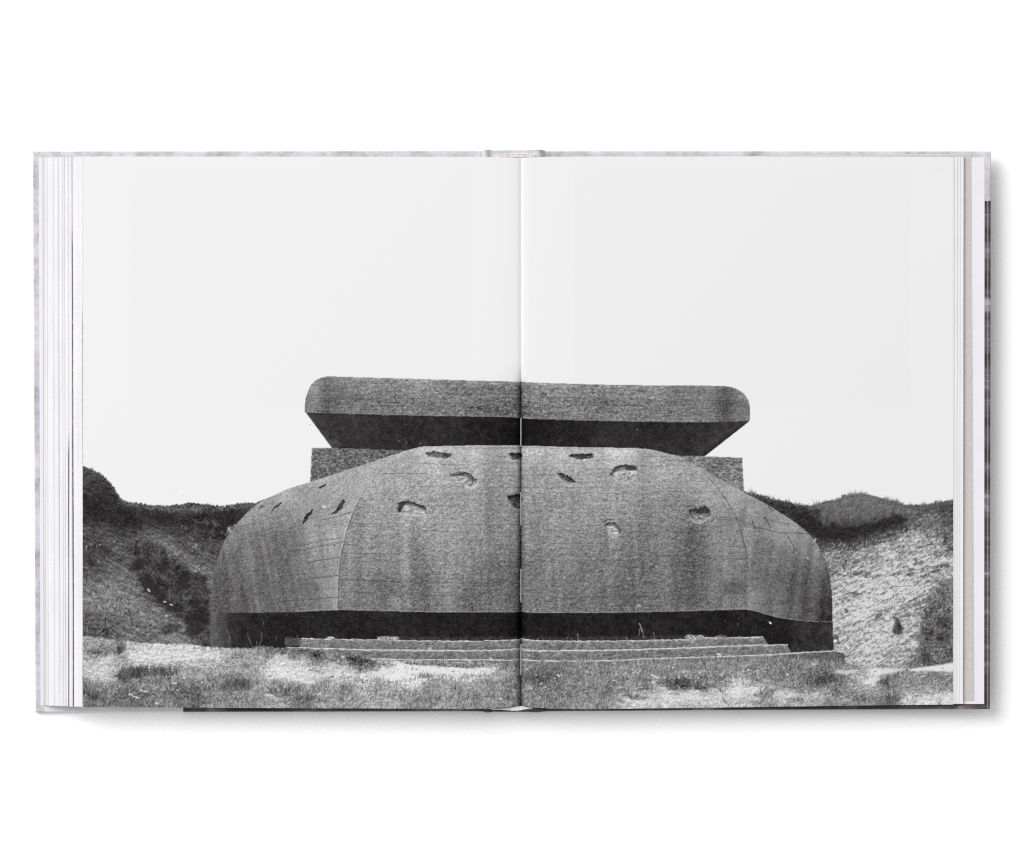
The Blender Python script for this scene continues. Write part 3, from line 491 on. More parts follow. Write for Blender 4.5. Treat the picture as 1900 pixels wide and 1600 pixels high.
gn = 0.5*hstr+0.25*hst2+0.8*grit+0.6*fine; gn = (gn-gn.mean())/gn.std()
lo = np.clip(tG*0.84, 62, 180); hi = np.clip(tG*1.07+14, 132, 226)
fr = np.clip((tG-lo)/(hi-lo), 0.03, 0.97)
sh = 1/(1+np.exp(-np.clip(1.9*(gn+np.log(fr/(1-fr))/1.35), -20, 20)))
base = np.minimum(lo+(hi-lo)*sh+8*fine+np.clip((tG-120)/8, 0, 9)*RCK, 234)
put(gm, base, GROUND, 0.7)
pool = poly(smooth([(640, 1258), (680, 1262), (735, 1263), (768, 1258), (785, 1250), (806, 1254), (880, 1252), (920, 1252), (926, 1246), (890, 1237), (840, 1235), (792, 1234), (745, 1230), (725, 1240), (700, 1246), (660, 1250), (640, 1258)]))
put(warp(pool, 4.0), 228+5*fine+4*RCK+3*lump, None, 1.4, 0.92)
put(poly(smooth([(743, 1229), (760, 1229), (800, 1230), (860, 1231), (890, 1235), (870, 1240), (840, 1238), (790, 1235), (760, 1233), (743, 1229)])), 100+22*grit+14*fine, None, 0.9, 0.85)
put(poly(smooth([(860, 1232), (900, 1231), (960, 1228), (960, 1236), (905, 1237), (880, 1241), (860, 1232)])), 122+16*grit+12*fine, None, 1.5, 0.6)
put(poly(smooth([(1683, 1242.5), (1700, 1240), (1714, 1238), (1745, 1234), (1769, 1230.5), (1769, 1246), (1740, 1246), (1715, 1247), (1691, 1245), (1683, 1242.5)])), 232+2*fine, None, 1.2, 0.95)
put(poly(smooth([(1608, 1241), (1640, 1240), (1682, 1241), (1664, 1247), (1645, 1251), (1620, 1250), (1608, 1241)])), 228+4*fine, None, 1.8, 0.92)
for x, y, rx, ry in ((1594, 1256, 8, 2.5), (1575, 1246, 22, 4), (1620, 1264, 14, 5), (1510, 1232, 5, 4), (1498, 1238, 4, 2)): blob(x, y, rx, ry, 222, 0.8, 0, 1.6, 0.35)
for x, y, rx, ry, v, a in ((530, 1247, 26, 10, 218, .6), (310, 1216, 60, 6, 212, .5), (350, 1211, 30, 5, 214, .5), (190, 1246, 22, 10, 200, .5), (1280, 1292, 40, 5, 214, .6), (1380, 1284, 34, 5, 214, .6), (1230, 1304, 50, 4, 206, .5), (1440, 1292, 26, 5, 206, .5), (1740, 1303, 26, 5, 220, .7), (1690, 1300, 14, 4, 216, .6), (1190, 1300, 22, 6, 204, .5), (600, 1250, 22, 6, 206, .5), (250, 1221, 30, 4, 204, .5)):
    blob(x, y, rx, ry, np.clip(v+8+8*fine+12*hstr, 0, 232), a, 0.02, 2.2, 0.6)
for pts, v, a in (([(255, 1206), (300, 1201), (360, 1206), (400, 1209), (420, 1214), (390, 1222), (340, 1221), (300, 1226), (258, 1220), (255, 1206)], 208, .6), ([(158, 1226), (200, 1222), (216, 1232), (208, 1250), (196, 1264), (168, 1262), (158, 1250), (158, 1226)], 196, .5), ([(505, 1232), (540, 1226), (575, 1246), (600, 1258), (560, 1262), (520, 1256), (500, 1246), (505, 1232)], 218, .65), ([(600, 1236), (640, 1238), (660, 1250), (640, 1258), (612, 1252), (600, 1236)], 210, .55), ([(1150, 1300), (1200, 1290), (1250, 1286), (1300, 1282), (1360, 1280), (1420, 1284), (1416, 1298), (1330, 1306), (1240, 1311), (1160, 1311), (1150, 1300)], 206, .55), ([(1690, 1298), (1720, 1296), (1769, 1290), (1769, 1308), (1700, 1308), (1690, 1298)], 220, .7), ([(1440, 1288), (1490, 1286), (1530, 1288), (1500, 1298), (1450, 1298), (1440, 1288)], 204, .5)):
    put(warp(poly(smooth(pts)), 5.0), v+7*fine+9*RCK+7*hstr, None, 2.0, a)
# tufts and dark clumps (before the blades)
for x, y, rx, ry, v, a in ((238, 1248, 15, 9, 66, .75), (258, 1246, 20, 9, 78, .6), (296, 1246, 26, 8, 90, .55), (232, 1256, 14, 6, 58, .7), (222, 1206, 16, 6, 84, .6), (180, 1211, 14, 4, 78, .55), (668, 1229, 20, 6, 62, .8), (690, 1233, 16, 6, 84, .6), (590, 1217, 26, 6, 66, .7), (560, 1210, 16, 5, 84, .6), (610, 1224, 22, 5, 92, .5), (500, 1215, 14, 6, 96, .5), (518, 1210, 9, 4, 74, .6), (440, 1270, 26, 14, 92, .45), (540, 1288, 22, 7, 74, .6), (566, 1296, 14, 4, 72, .6), (515, 1280, 14, 6, 86, .5), (365, 1297, 24, 6, 80, .5), (250, 1290, 24, 7, 78, .5), (170, 1292, 18, 10, 78, .5), (340, 1276, 24, 5, 92, .4), (590, 1300, 16, 3, 78, .5), (640, 1275, 14, 6, 96, .4), (780, 1298, 30, 8, 108, .4), (1000, 1256, 26, 12, 84, .5), (1265, 1270, 30, 6, 74, .6), (1295, 1276, 22, 4, 76, .6), (1200, 1274, 20, 4, 86, .5), (1150, 1282, 16, 5, 92, .4), (1180, 1294, 20, 4, 84, .5), (1148, 1301, 12, 3, 84, .5), (1530, 1264, 24, 8, 70, .6), (1490, 1262, 22, 8, 90, .5), (1510, 1272, 24, 5, 82, .5), (1650, 1268, 16, 5, 76, .6), (1636, 1272, 12, 4, 86, .5), (1425, 1288, 14, 6, 78, .6), (1650, 1298, 12, 8, 80, .6), (1560, 1288, 16, 6, 92, .5), (1530, 1308, 14, 6, 74, .6), (1590, 1290, 18, 5, 100, .4), (1600, 1300, 20, 6, 96, .5), (1480, 1302, 18, 4, 100, .4), (1405, 1306, 16, 4, 110, .4)):
    blob(x, y, rx, ry*0.9, v-10+18*grit+14*fine+10*hstr, min(1, a*1.15), rng.normal(0, 0.05), 1.8, 0.6)
# blades: tone follows the ground under them, so light sand keeps its light
gclip = gm_soft
base2 = blur(G, 3)
def blades(mask, n, l0, l1, dv, al, wid=0.55, spread=0.5, lean=0.0):
    x, y = scatter(mask, n)
    ix, iy = (x-X0).astype(int).clip(0, PW-1), (y-Y0).astype(int).clip(0, PH-1)
    v = base2[iy, ix]
    keep = (v < 152) | (rng.random(n) < 0.10)                 # little grows on the bare sand
    x, y, v, ix = x[keep], y[keep], v[keep], ix[keep]; n = len(x)
    ln = rng.uniform(l0, l1, n)*np.interp(y, [1190, 1310], [0.6, 1.1])*np.clip((y-gt[ix])/14, 0.25, 1)
    strokes(x, y, ln, -math.pi/2+lean+rng.normal(0, spread, n), rng.normal(0, 0.6, n), v+dv*np.abs(rng.normal(1, 0.5, n)), al, wid, 12)
for k in range(3):
    blades(gm, 3400, 3, 10, -36, 0.7, 0.75); blades(gm, 3400, 3, 10, 42, 0.7, 0.75)
blades(gm & (YY > 1258), 1300, 6, 15, 56, 0.8, 0.85, 0.6); blades(gm & (YY > 1258), 1300, 5, 13, -48, 0.8, 0.85, 0.6)
# tussocks: fans of blades, dark at the root and pale at the tips
def tussocks(mask, n, size, dv=1.0):
    x, y = scatter(mask, n); ix, iy = (x-X0).astype(int).clip(0, PW-1), (y-Y0).astype(int).clip(0, PH-1)
    v = base2[iy, ix]; keep = ((v < 150) | (rng.random(n) < 0.08)) & (y-gt[ix] > 9); x, y, v = x[keep], y[keep], v[keep]; n = len(x)
    if n == 0: return
    k = 9; sz = size*np.interp(y, [1195, 1310], [0.55, 1.1])*rng.uniform(0.6, 1.3, n)
    rx = lambda a: np.repeat(a, k)
    fan = np.tile(np.linspace(-0.85, 0.85, k), n)+rng.normal(0, 0.18, n*k)
    bx, by = rx(x)+fan*rx(sz)*0.16, rx(y)+rng.normal(0, 0.6, n*k)
    strokes(bx, by+0.8, rx(sz)*0.5, -math.pi/2+fan*1.1, fan*0.4, rx(v)-44*dv, 0.7, 0.8, 10)
    strokes(bx, by, rx(sz)*rng.uniform(0.6, 1.1, n*k), -math.pi/2+fan, fan*0.6, rx(v)+np.where(rng.random(n*k) < 0.6, 46, -26)*dv, 0.85, 0.75, 14)
tussocks(gm & (YY < 1255), 700, 8); tussocks(gm & (YY >= 1250), 900, 11); tussocks(gm & (YY >= 1270), 360, 15, 1.15)
x = rng.uniform(640, 930, 260); y = np.interp(x, [640, 680, 735, 768, 785, 806, 880, 926], [1259, 1264, 1266, 1261, 1254, 1258, 1256, 1250])+rng.normal(1.5, 2.5, 260)
strokes(x, y, rng.uniform(3, 9, 260), -math.pi/2+rng.normal(0, 0.35, 260), rng.normal(0, 0.5, 260), 128+rng.normal(0, 28, 260), 0.75, 0.7)
x = rng.normal(790, 9, 60); strokes(x, 1258+rng.normal(0, 1.5, 60), rng.uniform(4, 13, 60), -math.pi/2+rng.normal(0, 0.25, 60), rng.normal(0, 0.4, 60), 122+rng.normal(0, 24, 60), 0.7, 0.6)
tuft = np.zeros_like(gm)
for x, y, rx, ry in ((232, 1256, 14, 6), (240, 1254, 20, 7), (262, 1253, 30, 6), (300, 1250, 34, 6), (1000, 1262, 28, 8), (440, 1276, 30, 8)): tuft |= ((XX-x)/rx)**2+((YY-y)/ry)**2 < 1
x, y = scatter(tuft, 900)
strokes(x, y, rng.uniform(8, 26, 900)*np.interp(x, [220, 240, 300], [1.25, 1.1, .7]), -math.pi/2+rng.normal(0, 0.35, 900), rng.normal(0, 0.5, 900), np.where(rng.random(900) < 0.7, 58, 142)+rng.normal(0, 15, 900), 0.8, 0.7)
x, y = scatter(gm & (XX > 960) & (XX < 1480) & (YY < 1262), 1300)
strokes(x, y, rng.uniform(5, 15, 1300), -math.pi/2+rng.normal(0, 0.3, 1300), rng.normal(0, 0.5, 1300), np.where(rng.random(1300) < 0.5, 84, 174)+rng.normal(0, 16, 1300), 0.6, 0.5)
x, y = scatter((np.abs(YY-gt[None, :]) < 4) & (XX > 960) & (XX < 1560), 420)
strokes(x, y+3, rng.uniform(4, 15, 420), -math.pi/2+rng.normal(0, 0.22, 420), rng.normal(0, 0.4, 420), np.where(rng.random(420) < 0.4, 96, 178)+rng.normal(0, 14, 420), 0.6, 0.5)
crack([(p[0], p[1]) for p in s3[1:-1]], 212, 0.85, 1.8, 1.2)
crack([(p[0], p[1]) for p in s2[1:-1]], 214, 0.7, 1.8, 1.2)
# single straws against the dark gap
for pts, v in (([(1072, 1199), (1073, 1188), (1071.5, 1176)], 205), ([(1194, 1184), (1192, 1168), (1186, 1157)], 196), ([(1186, 1180), (1186, 1166)], 150), ([(1187, 1157), (1189, 1166), (1191, 1172)], 205), ([(1217, 1194), (1215, 1184), (1212.5, 1174)], 180), ([(1169, 1198), (1166, 1189), (1162, 1183)], 170), ([(1095, 1225), (1099, 1213), (1104, 1203)], 190), ([(424, 1200), (425, 1180), (419, 1167)], 128), ([(428, 1200), (427, 1180)], 120), ([(470, 1202), (464, 1190), (459, 1175)], 150), ([(480, 1200), (486, 1186), (485, 1174)], 140), ([(475, 1202), (476, 1190)], 150), ([(489, 1160), (489, 1152)], 110), ([(462, 1204), (456, 1195)], 120), ([(511, 1190), (513, 1180)], 110), ([(558, 1200), (555, 1190), (551, 1179)], 140), ([(1051, 1187), (1053, 1183)], 170), ([(1007, 1290), (1003, 1281), (1001, 1274)], 205), ([(716, 1283), (715, 1272)], 200), ([(838, 1305), (842, 1294)], 205)):
    crack(pts, v, 0.85, 0.9, 0.4)
for i in range(60):
    x, y = rng.uniform(1150, 1430), rng.normal(1252, 6)
    blob(x, y, rng.uniform(1, 2.6), rng.uniform(0.8, 1.6), rng.uniform(190, 230), 0.75, 0, 0.7)
for k_ in range(150):
    x, y = rng.uniform(158, 1766), rng.uniform(1232, 1308)
    a_, b_ = rng.uniform(1.0, 3.4), rng.uniform(0.7, 1.6)
    blob(x+0.6, y+1.4, a_, b_, 62, 0.6, 0, 0.6); blob(x, y, a_, b_, rng.uniform(176, 226), 0.85, 0, 0.5, 0.35)
for x in rng.uniform(740, 1560, 34):
    yy = gt[int(x-X0)]+rng.uniform(-2, 5)
    n_ = 14; strokes(x+rng.normal(0, 3, n_), yy+rng.uniform(0, 3, n_), rng.uniform(6, 17, n_), -math.pi/2+rng.normal(0, 0.35, n_), rng.normal(0, 0.5, n_), np.where(rng.random(n_) < 0.5, 78, 176)+rng.normal(0, 14, n_), 0.85, 0.8)
for x in rng.uniform(160, 1766, 46):
    yy = rng.uniform(1268, 1312); n_ = 11
    strokes(x+rng.normal(0, 2.5, n_), np.full(n_, yy), rng.uniform(9, 24, n_), -math.pi/2+rng.normal(0, 0.4, n_), rng.normal(0, 0.6, n_), np.where(rng.random(n_) < 0.55, 196, 66)+rng.normal(0, 14, n_), 0.85, 0.8)
for x, y, rx, ry in ((243, 1290, 6, 3), (252, 1294, 6, 2), (263, 1281, 4, 1.6), (270, 1283, 4, 1.8), (325, 1268, 5, 1.6), (342, 1257, 1.6, 3), (484, 1220, 6, 2), (500, 1291, 8, 2.4), (291, 1306, 5, 1.6), (636, 1219, 3, 2), (797, 1203, 4, 2.5), (912, 1222, 4, 2), (1335, 1215, 5, 2), (1037, 1255, 4, 2), (1042, 1253, 2, 1.5), (1057, 1266, 2.4, 1.6), (1215, 1256, 9, 2), (1214, 1267, 5, 1.6)):
    blob(x, y, rx, ry, 216, 0.85, 0.2, 0.8, 0.35)
blob(285, 1289, 2.2, 1.6, 22, 0.9, 0, 0.6)
# edges of the printed cliff bottoms meeting the ground on the left
# ---------------------------------------------------------------- film grain over the ink and the printed scratch
ink = np.clip((232-G)/60, 0, 1)
G += ink*(3.5*noise(0.6)+2.0*noise(1.1))
crack([(958.5, 855), (958, 864), (957.5, 873)], 222, 1.0, 1.2, 0.2)
for x, y, v in ((575.5, 789, 120), (753, 788, 150), (755, 822, 140), (780, 822, 130), (741, 818, 130), (1182, 797, 170), (314, 918, 190), (340, 919, 205)): blob(x, y, 1.1, 1.1, v, 0.8, 0, 0.4)
# stray hair printed above the slab
crack([(972.5, 707), (973.5, 701.5), (975.5, 700), (977.5, 702), (978.5, 708)], 205, 0.8, 0.8, 0.1)
g2 = gblur(G, 0.9); G = np.clip(np.where(g2 < 228, G+0.25*(G-g2), G), 20, 239)      # the crispness of a screened print
G[L == SKY] = np.where(G[L == SKY] > 233, 238, G[L == SKY])
# after the strokes: what still shows as paper counts as paper
L[(L != SKY) & (G > 236) & (YY < 1180)] = SKY

# ================================================================ the book as objects
S = 0.00028          # metres on the table per photo pixel
D = 2.2              # height of the camera above the table
def P(px, py, z):    # a point of the book at height z
    k = S*(D-z)/D
    return ((np.asarray(px, float)-950)*k, (800-np.asarray(py, float))*k, np.asarray(z, float)+0*np.asarray(px, float))
mm = 0.001
C = bpy.context.scene.collection

def mesh_obj(name, verts, faces, mat, parent=None, smooth_shade=False):
    me = bpy.data.meshes.new(name); me.from_pydata([tuple(map(float, v)) for v in verts], [], faces); me.validate(); me.update()
    if smooth_shade: me.polygons.foreach_set('use_smooth', [True]*len(me.polygons))
    o = bpy.data.objects.new(name, me); C.objects.link(o); me.materials.append(mat)
    if parent: o.parent = parent
    return o
def slab_mesh(poly_px, z0, z1, bev=0.0):
    """prism over a polygon in photo pixels; z0, z1 numbers or functions of (px, py)"""
    f0 = z0 if callable(z0) else (lambda x, y: z0); f1 = z1 if callable(z1) else (lambda x, y: z1)
    n = len(poly_px); cx = sum(p[0] for p in poly_px)/n; cy = sum(p[1] for p in poly_px)/n
    v = [P(x, y, f0(x, y)) for x, y in poly_px]
    if bev:
        v += [P(x, y, f1(x, y)-bev) for x, y in poly_px]
        b = bev/S
        v += [P(x+b*np.sign(cx-x), y+b*np.sign(cy-y), f1(x, y)) for x, y in poly_px]
        f = [tuple(range(n))[::-1], tuple(range(2*n, 3*n))]
        for a in (0, n): f += [(a+i, a+(i+1) % n, a+n+(i+1) % n, a+n+i) for i in range(n)]
    else:
        v += [P(x, y, f1(x, y)) for x, y in poly_px]
        f = [tuple(range(n))[::-1], tuple(range(n, 2*n))]+[(i, (i+1) % n, n+(i+1) % n, n+i) for i in range(n)]
    return v, f

# ---------------------------------------------------------------- materials
def mat(name):
    m = bpy.data.materials.new(name); m.use_nodes = True; nt = m.node_tree
    b = nt.nodes['Principled BSDF']; b.inputs['Roughness'].default_value = 0.7; b.inputs['Specular IOR Level'].default_value = 0.08
    return m, nt, b
def N(nt, t, **kw):
    n = nt.nodes.new(t)
    for k, v in kw.items():
        if hasattr(n, k): setattr(n, k, v)
        else: n.inputs[k].default_value = v
    return n
def lin(v): v = v/255; return v/12.92 if v <= 0.04045 else ((v+0.055)/1.055)**2.4
KP = 0.83            # paper that renders as 238 has this times its tone as reflectance
def col(r, g, b): return (KP*lin(r), KP*lin(g), KP*lin(b), 1)
def mottled(name, ca, cb, scale, detail=4, stretch=(1, 1, 1), lo=0.35, hi=0.65, rough=0.75, bump=0.0, bscale=900):
    m, nt, b = mat(name); b.inputs['Roughness'].default_value = rough
    tc = N(nt, 'ShaderNodeTexCoord'); mp = N(nt, 'ShaderNodeMapping'); mp.inputs['Scale'].default_value = stretch
    no = N(nt, 'ShaderNodeTexNoise'); no.inputs['Scale'].default_value = scale; no.inputs['Detail'].default_value = detail
    cr = N(nt, 'ShaderNodeValToRGB'); cr.color_ramp.elements[0].position = lo; cr.color_ramp.elements[1].position = hi
    cr.color_ramp.elements[0].color = ca; cr.color_ramp.elements[1].color = cb
    nt.links.new(tc.outputs['Object'], mp.inputs['Vector']); nt.links.new(mp.outputs['Vector'], no.inputs['Vector'])
    nt.links.new(no.outputs['Fac'], cr.inputs['Fac']); nt.links.new(cr.outputs['Color'], b.inputs['Base Color'])
    if bump:
        n2 = N(nt, 'ShaderNodeTexNoise'); n2.inputs['Scale'].default_value = bscale; n2.inputs['Detail'].default_value = 3
        bp = N(nt, 'ShaderNodeBump'); bp.inputs['Strength'].default_value = bump; bp.inputs['Distance'].default_value = 0.0002
        nt.links.new(tc.outputs['Object'], n2.inputs['Vector']); nt.links.new(n2.outputs['Fac'], bp.inputs['Height']); nt.links.new(bp.outputs['Normal'], b.inputs['Normal'])
    return m
M_table = mottled('white_table_top', (0.955, 0.955, 0.955, 1), (0.965, 0.965, 0.965, 1), 3, rough=0.9)
M_white = mottled('white_paper', col(236, 235, 240), col(240, 239, 243), 60, rough=0.8)
M_paste = mottled('pastedown_paper', col(235, 234, 241), col(238, 237, 244), 90, rough=0.8)
M_beige = mottled('grey_beige_endpaper', col(199, 197, 189), col(207, 205, 197), 420, 6, rough=0.85, bump=0.1, bscale=1500)
M_thread = mottled('white_thread', col(236, 235, 234), col(252, 252, 250), 800, rough=0.8)
M_band = mottled('woven_headband', col(236, 229, 227), col(254, 253, 252), 700, rough=0.8)
def leaf_mat(t, k):
    return mottled('leaf_paper', col(t-4, t-5, t-2), col(t+1, t, t+3), 40, 3, (6, 1, 1), rough=0.85)
def bleed_mat(y_from, scale, lo, hi, dark, pale):
    """paper whose printed picture runs over the cut edge in specks from a line down"""
    m, nt, b = mat('bleed_edge_paper')
    tc = N(nt, 'ShaderNodeTexCoord'); mp = N(nt, 'ShaderNodeMapping'); mp.inputs['Scale'].default_value = (40, 1, 1)
    no = N(nt, 'ShaderNodeTexNoise'); no.inputs['Scale'].default_value = scale; no.inputs['Detail'].default_value = 5; no.inputs['Roughness'].default_value = 0.7
    sp = N(nt, 'ShaderNodeSeparateXYZ'); mr = N(nt, 'ShaderNodeMapRange')
    ya = (800-y_from)*S
    mr.inputs['From Min'].default_value = ya; mr.inputs['From Max'].default_value = ya-0.012; mr.inputs['To Min'].default_value = 0.0; mr.inputs['To Max'].default_value = 1.0
    cr = N(nt, 'ShaderNodeValToRGB'); cr.color_ramp.elements[0].position = lo; cr.color_ramp.elements[1].position = hi
    mu = N(nt, 'ShaderNodeMath', operation='MULTIPLY')
    mx = N(nt, 'ShaderNodeMix', data_type='RGBA')
    L_ = nt.links.new
    L_(tc.outputs['Object'], mp.inputs['Vector']); L_(mp.outputs['Vector'], no.inputs['Vector']); L_(tc.outputs['Object'], sp.inputs['Vector'])
    L_(sp.outputs['Y'], mr.inputs['Value']); L_(no.outputs['Fac'], cr.inputs['Fac']); L_(cr.outputs['Color'], mu.inputs[0]); L_(mr.outputs['Result'], mu.inputs[1])
    mx.inputs['A'].default_value = col(*pale); mx.inputs['B'].default_value = col(*dark)
    L_(mu.outputs['Value'], mx.inputs['Factor']); L_(mx.outputs['Result'], b.inputs['Base Color'])
    return m
def cover_mat(name, dark_below, dark_right_of, crease_highlight=None, z=3*0.001, pale_tail=False):
    """cloth printed with a pale grey sky and a dark ground: dark where y lies below and x right of the limits (photo pixels)"""
    m, nt, b = mat(name); b.inputs['Roughness'].default_value = 0.65; b.inputs['Specular IOR Level'].default_value = 0.2
    k = (D-z)/D; dark_below = 800+(dark_below-800)*k; dark_right_of = 950+(dark_right_of-950)*k; crease_highlight = crease_highlight and 950+(crease_highlight-950)*k
    L_ = nt.links.new
    tc = N(nt, 'ShaderNodeTexCoord')
    def ramp(scale, detail, stops, stretch=(1, 1, 1)):
        mp = N(nt, 'ShaderNodeMapping'); mp.inputs['Scale'].default_value = stretch
        no = N(nt, 'ShaderNodeTexNoise'); no.inputs['Scale'].default_value = scale; no.inputs['Detail'].default_value = detail; no.inputs['Roughness'].default_value = 0.7
        cr = N(nt, 'ShaderNodeValToRGB')
        while len(cr.color_ramp.elements) < len(stops): cr.color_ramp.elements.new(0.5)
        for e, (p, c) in zip(cr.color_ramp.elements, stops): e.position = p; e.color = c
        L_(tc.outputs['Object'], mp.inputs['Vector']); L_(mp.outputs['Vector'], no.inputs['Vector']); L_(no.outputs['Fac'], cr.inputs['Fac'])
        return cr.outputs['Color']
    pale = ramp(95, 9, [(0.30, col(160, 157, 160)), (0.43, col(192, 189, 193)), (0.55, col(212, 209, 215)), (0.70, col(228, 225, 231))], (1, 1, 1))
    dark = ramp(70, 9, [(0.36, col(46, 42, 43)), (0.48, col(70, 64, 65)), (0.56, col(98, 92, 94)), (0.66, col(170, 164, 170))], (0.35, 1, 1))
    sp = N(nt, 'ShaderNodeSeparateXYZ'); L_(tc.outputs['Object'], sp.inputs['Vector'])
    wob = N(nt, 'ShaderNodeTexNoise'); wob.inputs['Scale'].default_value = 900; L_(tc.outputs['Object'], wob.inputs['Vector'])
    wy = N(nt, 'ShaderNodeMath', operation='MULTIPLY_ADD'); wy.inputs[1].default_value = 0.0012; L_(wob.outputs['Fac'], wy.inputs[0]); L_(sp.outputs['Y'], wy.inputs[2])
    gy = N(nt, 'ShaderNodeMath', operation='LESS_THAN'); gy.inputs[1].default_value = (800-dark_below)*S+0.0006; L_(wy.outputs['Value'], gy.inputs[0])
    gx = N(nt, 'ShaderNodeMath', operation='GREATER_THAN'); gx.inputs[1].default_value = (dark_right_of-950)*S; L_(sp.outputs['X'], gx.inputs[0])
    an = N(nt, 'ShaderNodeMath', operation='MULTIPLY'); L_(gy.outputs['Value'], an.inputs[0]); L_(gx.outputs['Value'], an.inputs[1])
    mx = N(nt, 'ShaderNodeMix', data_type='RGBA'); L_(an.outputs['Value'], mx.inputs['Factor']); L_(pale, mx.inputs['A']); L_(dark, mx.inputs['B'])
    out = mx.outputs['Result']
    if pale_tail:                                   # pale strip at the board's tail, colour lightened against the page stack's shadow
        tl = N(nt, 'ShaderNodeMath', operation='LESS_THAN'); tl.inputs[1].default_value = (800-1306)*S; L_(sp.outputs['Y'], tl.inputs[0])
        tr = N(nt, 'ShaderNodeMath', operation='LESS_THAN'); tr.inputs[1].default_value = (dark_right_of-950)*S; L_(sp.outputs['X'], tr.inputs[0])
        tq = N(nt, 'ShaderNodeMath', operation='GREATER_THAN'); tq.inputs[1].default_value = (84-950)*S; L_(sp.outputs['X'], tq.inputs[0])
        t0_ = N(nt, 'ShaderNodeMath', operation='MULTIPLY'); L_(tq.outputs['Value'], t0_.inputs[0]); L_(tr.outputs['Value'], t0_.inputs[1])
        tm = N(nt, 'ShaderNodeMath', operation='MULTIPLY'); L_(tl.outputs['Value'], tm.inputs[0]); L_(t0_.outputs['Value'], tm.inputs[1])
        tf = N(nt, 'ShaderNodeMath', operation='MULTIPLY'); tf.inputs[1].default_value = 0.6; L_(tm.outputs['Value'], tf.inputs[0])
        m3 = N(nt, 'ShaderNodeMix', data_type='RGBA'); L_(tf.outputs['Value'], m3.inputs['Factor']); L_(out, m3.inputs['A']); m3.inputs['B'].default_value = col(246, 244, 249)
        out = m3.outputs['Result']
    if crease_highlight:  # highlight on the edge crease, painted as a lighter line in the cover colour
        d = N(nt, 'ShaderNodeMath', operation='SUBTRACT'); d.inputs[1].default_value = (crease_highlight-950)*S; L_(sp.outputs['X'], d.inputs[0])
        ab = N(nt, 'ShaderNodeMath', operation='ABSOLUTE'); L_(d.outputs['Value'], ab.inputs[0])
        lt = N(nt, 'ShaderNodeMath', operation='LESS_THAN'); lt.inputs[1].default_value = 0.7*S; L_(ab.outputs['Value'], lt.inputs[0])
        hf = N(nt, 'ShaderNodeMath', operation='MULTIPLY'); hf.inputs[1].default_value = 0.55; L_(lt.outputs['Value'], hf.inputs[0])
        m2 = N(nt, 'ShaderNodeMix', data_type='RGBA'); L_(hf.outputs['Value'], m2.inputs['Factor']); L_(out, m2.inputs['A']); m2.inputs['B'].default_value = col(200, 196, 200)
        out = m2.outputs['Result']
    L_(out, b.inputs['Base Color'])
    wv = N(nt, 'ShaderNodeTexNoise'); wv.inputs['Scale'].default_value = 2500; L_(tc.outputs['Object'], wv.inputs['Vector'])
    bp = N(nt, 'ShaderNodeBump'); bp.inputs['Strength'].default_value = 0.25; bp.inputs['Distance'].default_value = 0.0001
    L_(wv.outputs['Fac'], bp.inputs['Height']); L_(bp.outputs['Normal'], b.inputs['Normal'])
    return m
M_page, nt_, b_ = mat('printed_page')
at_ = N(nt_, 'ShaderNodeAttribute', attribute_name='ink'); nt_.links.new(at_.outputs['Color'], b_.inputs['Base Color'])
fb_ = N(nt_, 'ShaderNodeTexNoise'); fb_.inputs['Scale'].default_value = 1800; tc_ = N(nt_, 'ShaderNodeTexCoord'); nt_.links.new(tc_.outputs['Object'], fb_.inputs['Vector'])
bp_ = N(nt_, 'ShaderNodeBump'); bp_.inputs['Strength'].default_value = 0.05; bp_.inputs['Distance'].default_value = 0.0001
nt_.links.new(fb_.outputs['Fac'], bp_.inputs['Height']); nt_.links.new(bp_.outputs['Normal'], b_.inputs['Normal'])
b_.inputs['Roughness'].default_value = 0.6; b_.inputs['Specular IOR Level'].default_value = SPEC = 0.06

# ---------------------------------------------------------------- table
TX = 4.0
table = mesh_obj('table_surface', [(-TX, -TX, 0), (TX, -TX, 0), (TX, TX, 0), (-TX, TX, 0)], [(0, 1, 2, 3)], M_table)
table['kind'] = 'structure'; table['label'] = 'plain bright white table surface under the open book'; table['category'] = 'table'

# ---------------------------------------------------------------- book
book = bpy.data.objects.new('open_book', None); C.objects.link(book)
book['label'] = 'open hardback photo book showing a black and white concrete bunker across both pages'; book['category'] = 'book'

# boards: the left lies flat, the right springs up a little towards its fore edge
LIFT = 8.5*mm
def zl(px, py=0): return 0.35*mm
def zr(px, py=0): return 0.35*mm+LIFT*max(0.0, (px-1015)/823)**1.2
BT = 3.0*mm
mlc = cover_mat('cover_cloth_front', 1000, 340, None, 3*mm, True); mrc = cover_mat('cover_cloth_back', 373, 1000, 1832.8, LIFT+3.3*mm); msp = cover_mat('cover_cloth_spine', 800, 0)
v, f = slab_mesh([(66, 1321.5), (480, 1320.8), (893, 1320), (893, 280.5), (480, 281), (61, 281.3)], zl, lambda x, y: zl(x)+BT, 0.4*mm)
bl = mesh_obj('cover_board', v, f, mlc, book); bl['label'] = 'pale grey mottled cover board under the thick stack of leaves'
xs = [1012, 1150, 1300, 1450, 1600, 1720, 1838.5]
top = [(x, np.interp(x, [1012, 1838.5], [280.8, 281.2])) for x in xs]
bot = [(1836.5 if x == 1838.5 else x, np.interp(x, [1012, 1400, 1838.5], [1320, 1317.3, 1315.9])) for x in xs]
n = len(xs); V = []
b_ = 0.4*mm
for row, sy in ((top, -1), (bot, 1)):
    V += [P(x, y, zr(x)) for x, y in row]; V += [P(x, y, zr(x)+BT-b_) for x, y in row]
    V += [P(x-(1.4 if i == n-1 else 0), y-sy*1.4, zr(x)+BT) for i, (x, y) in enumerate(row)]
F = []
A = 3*n
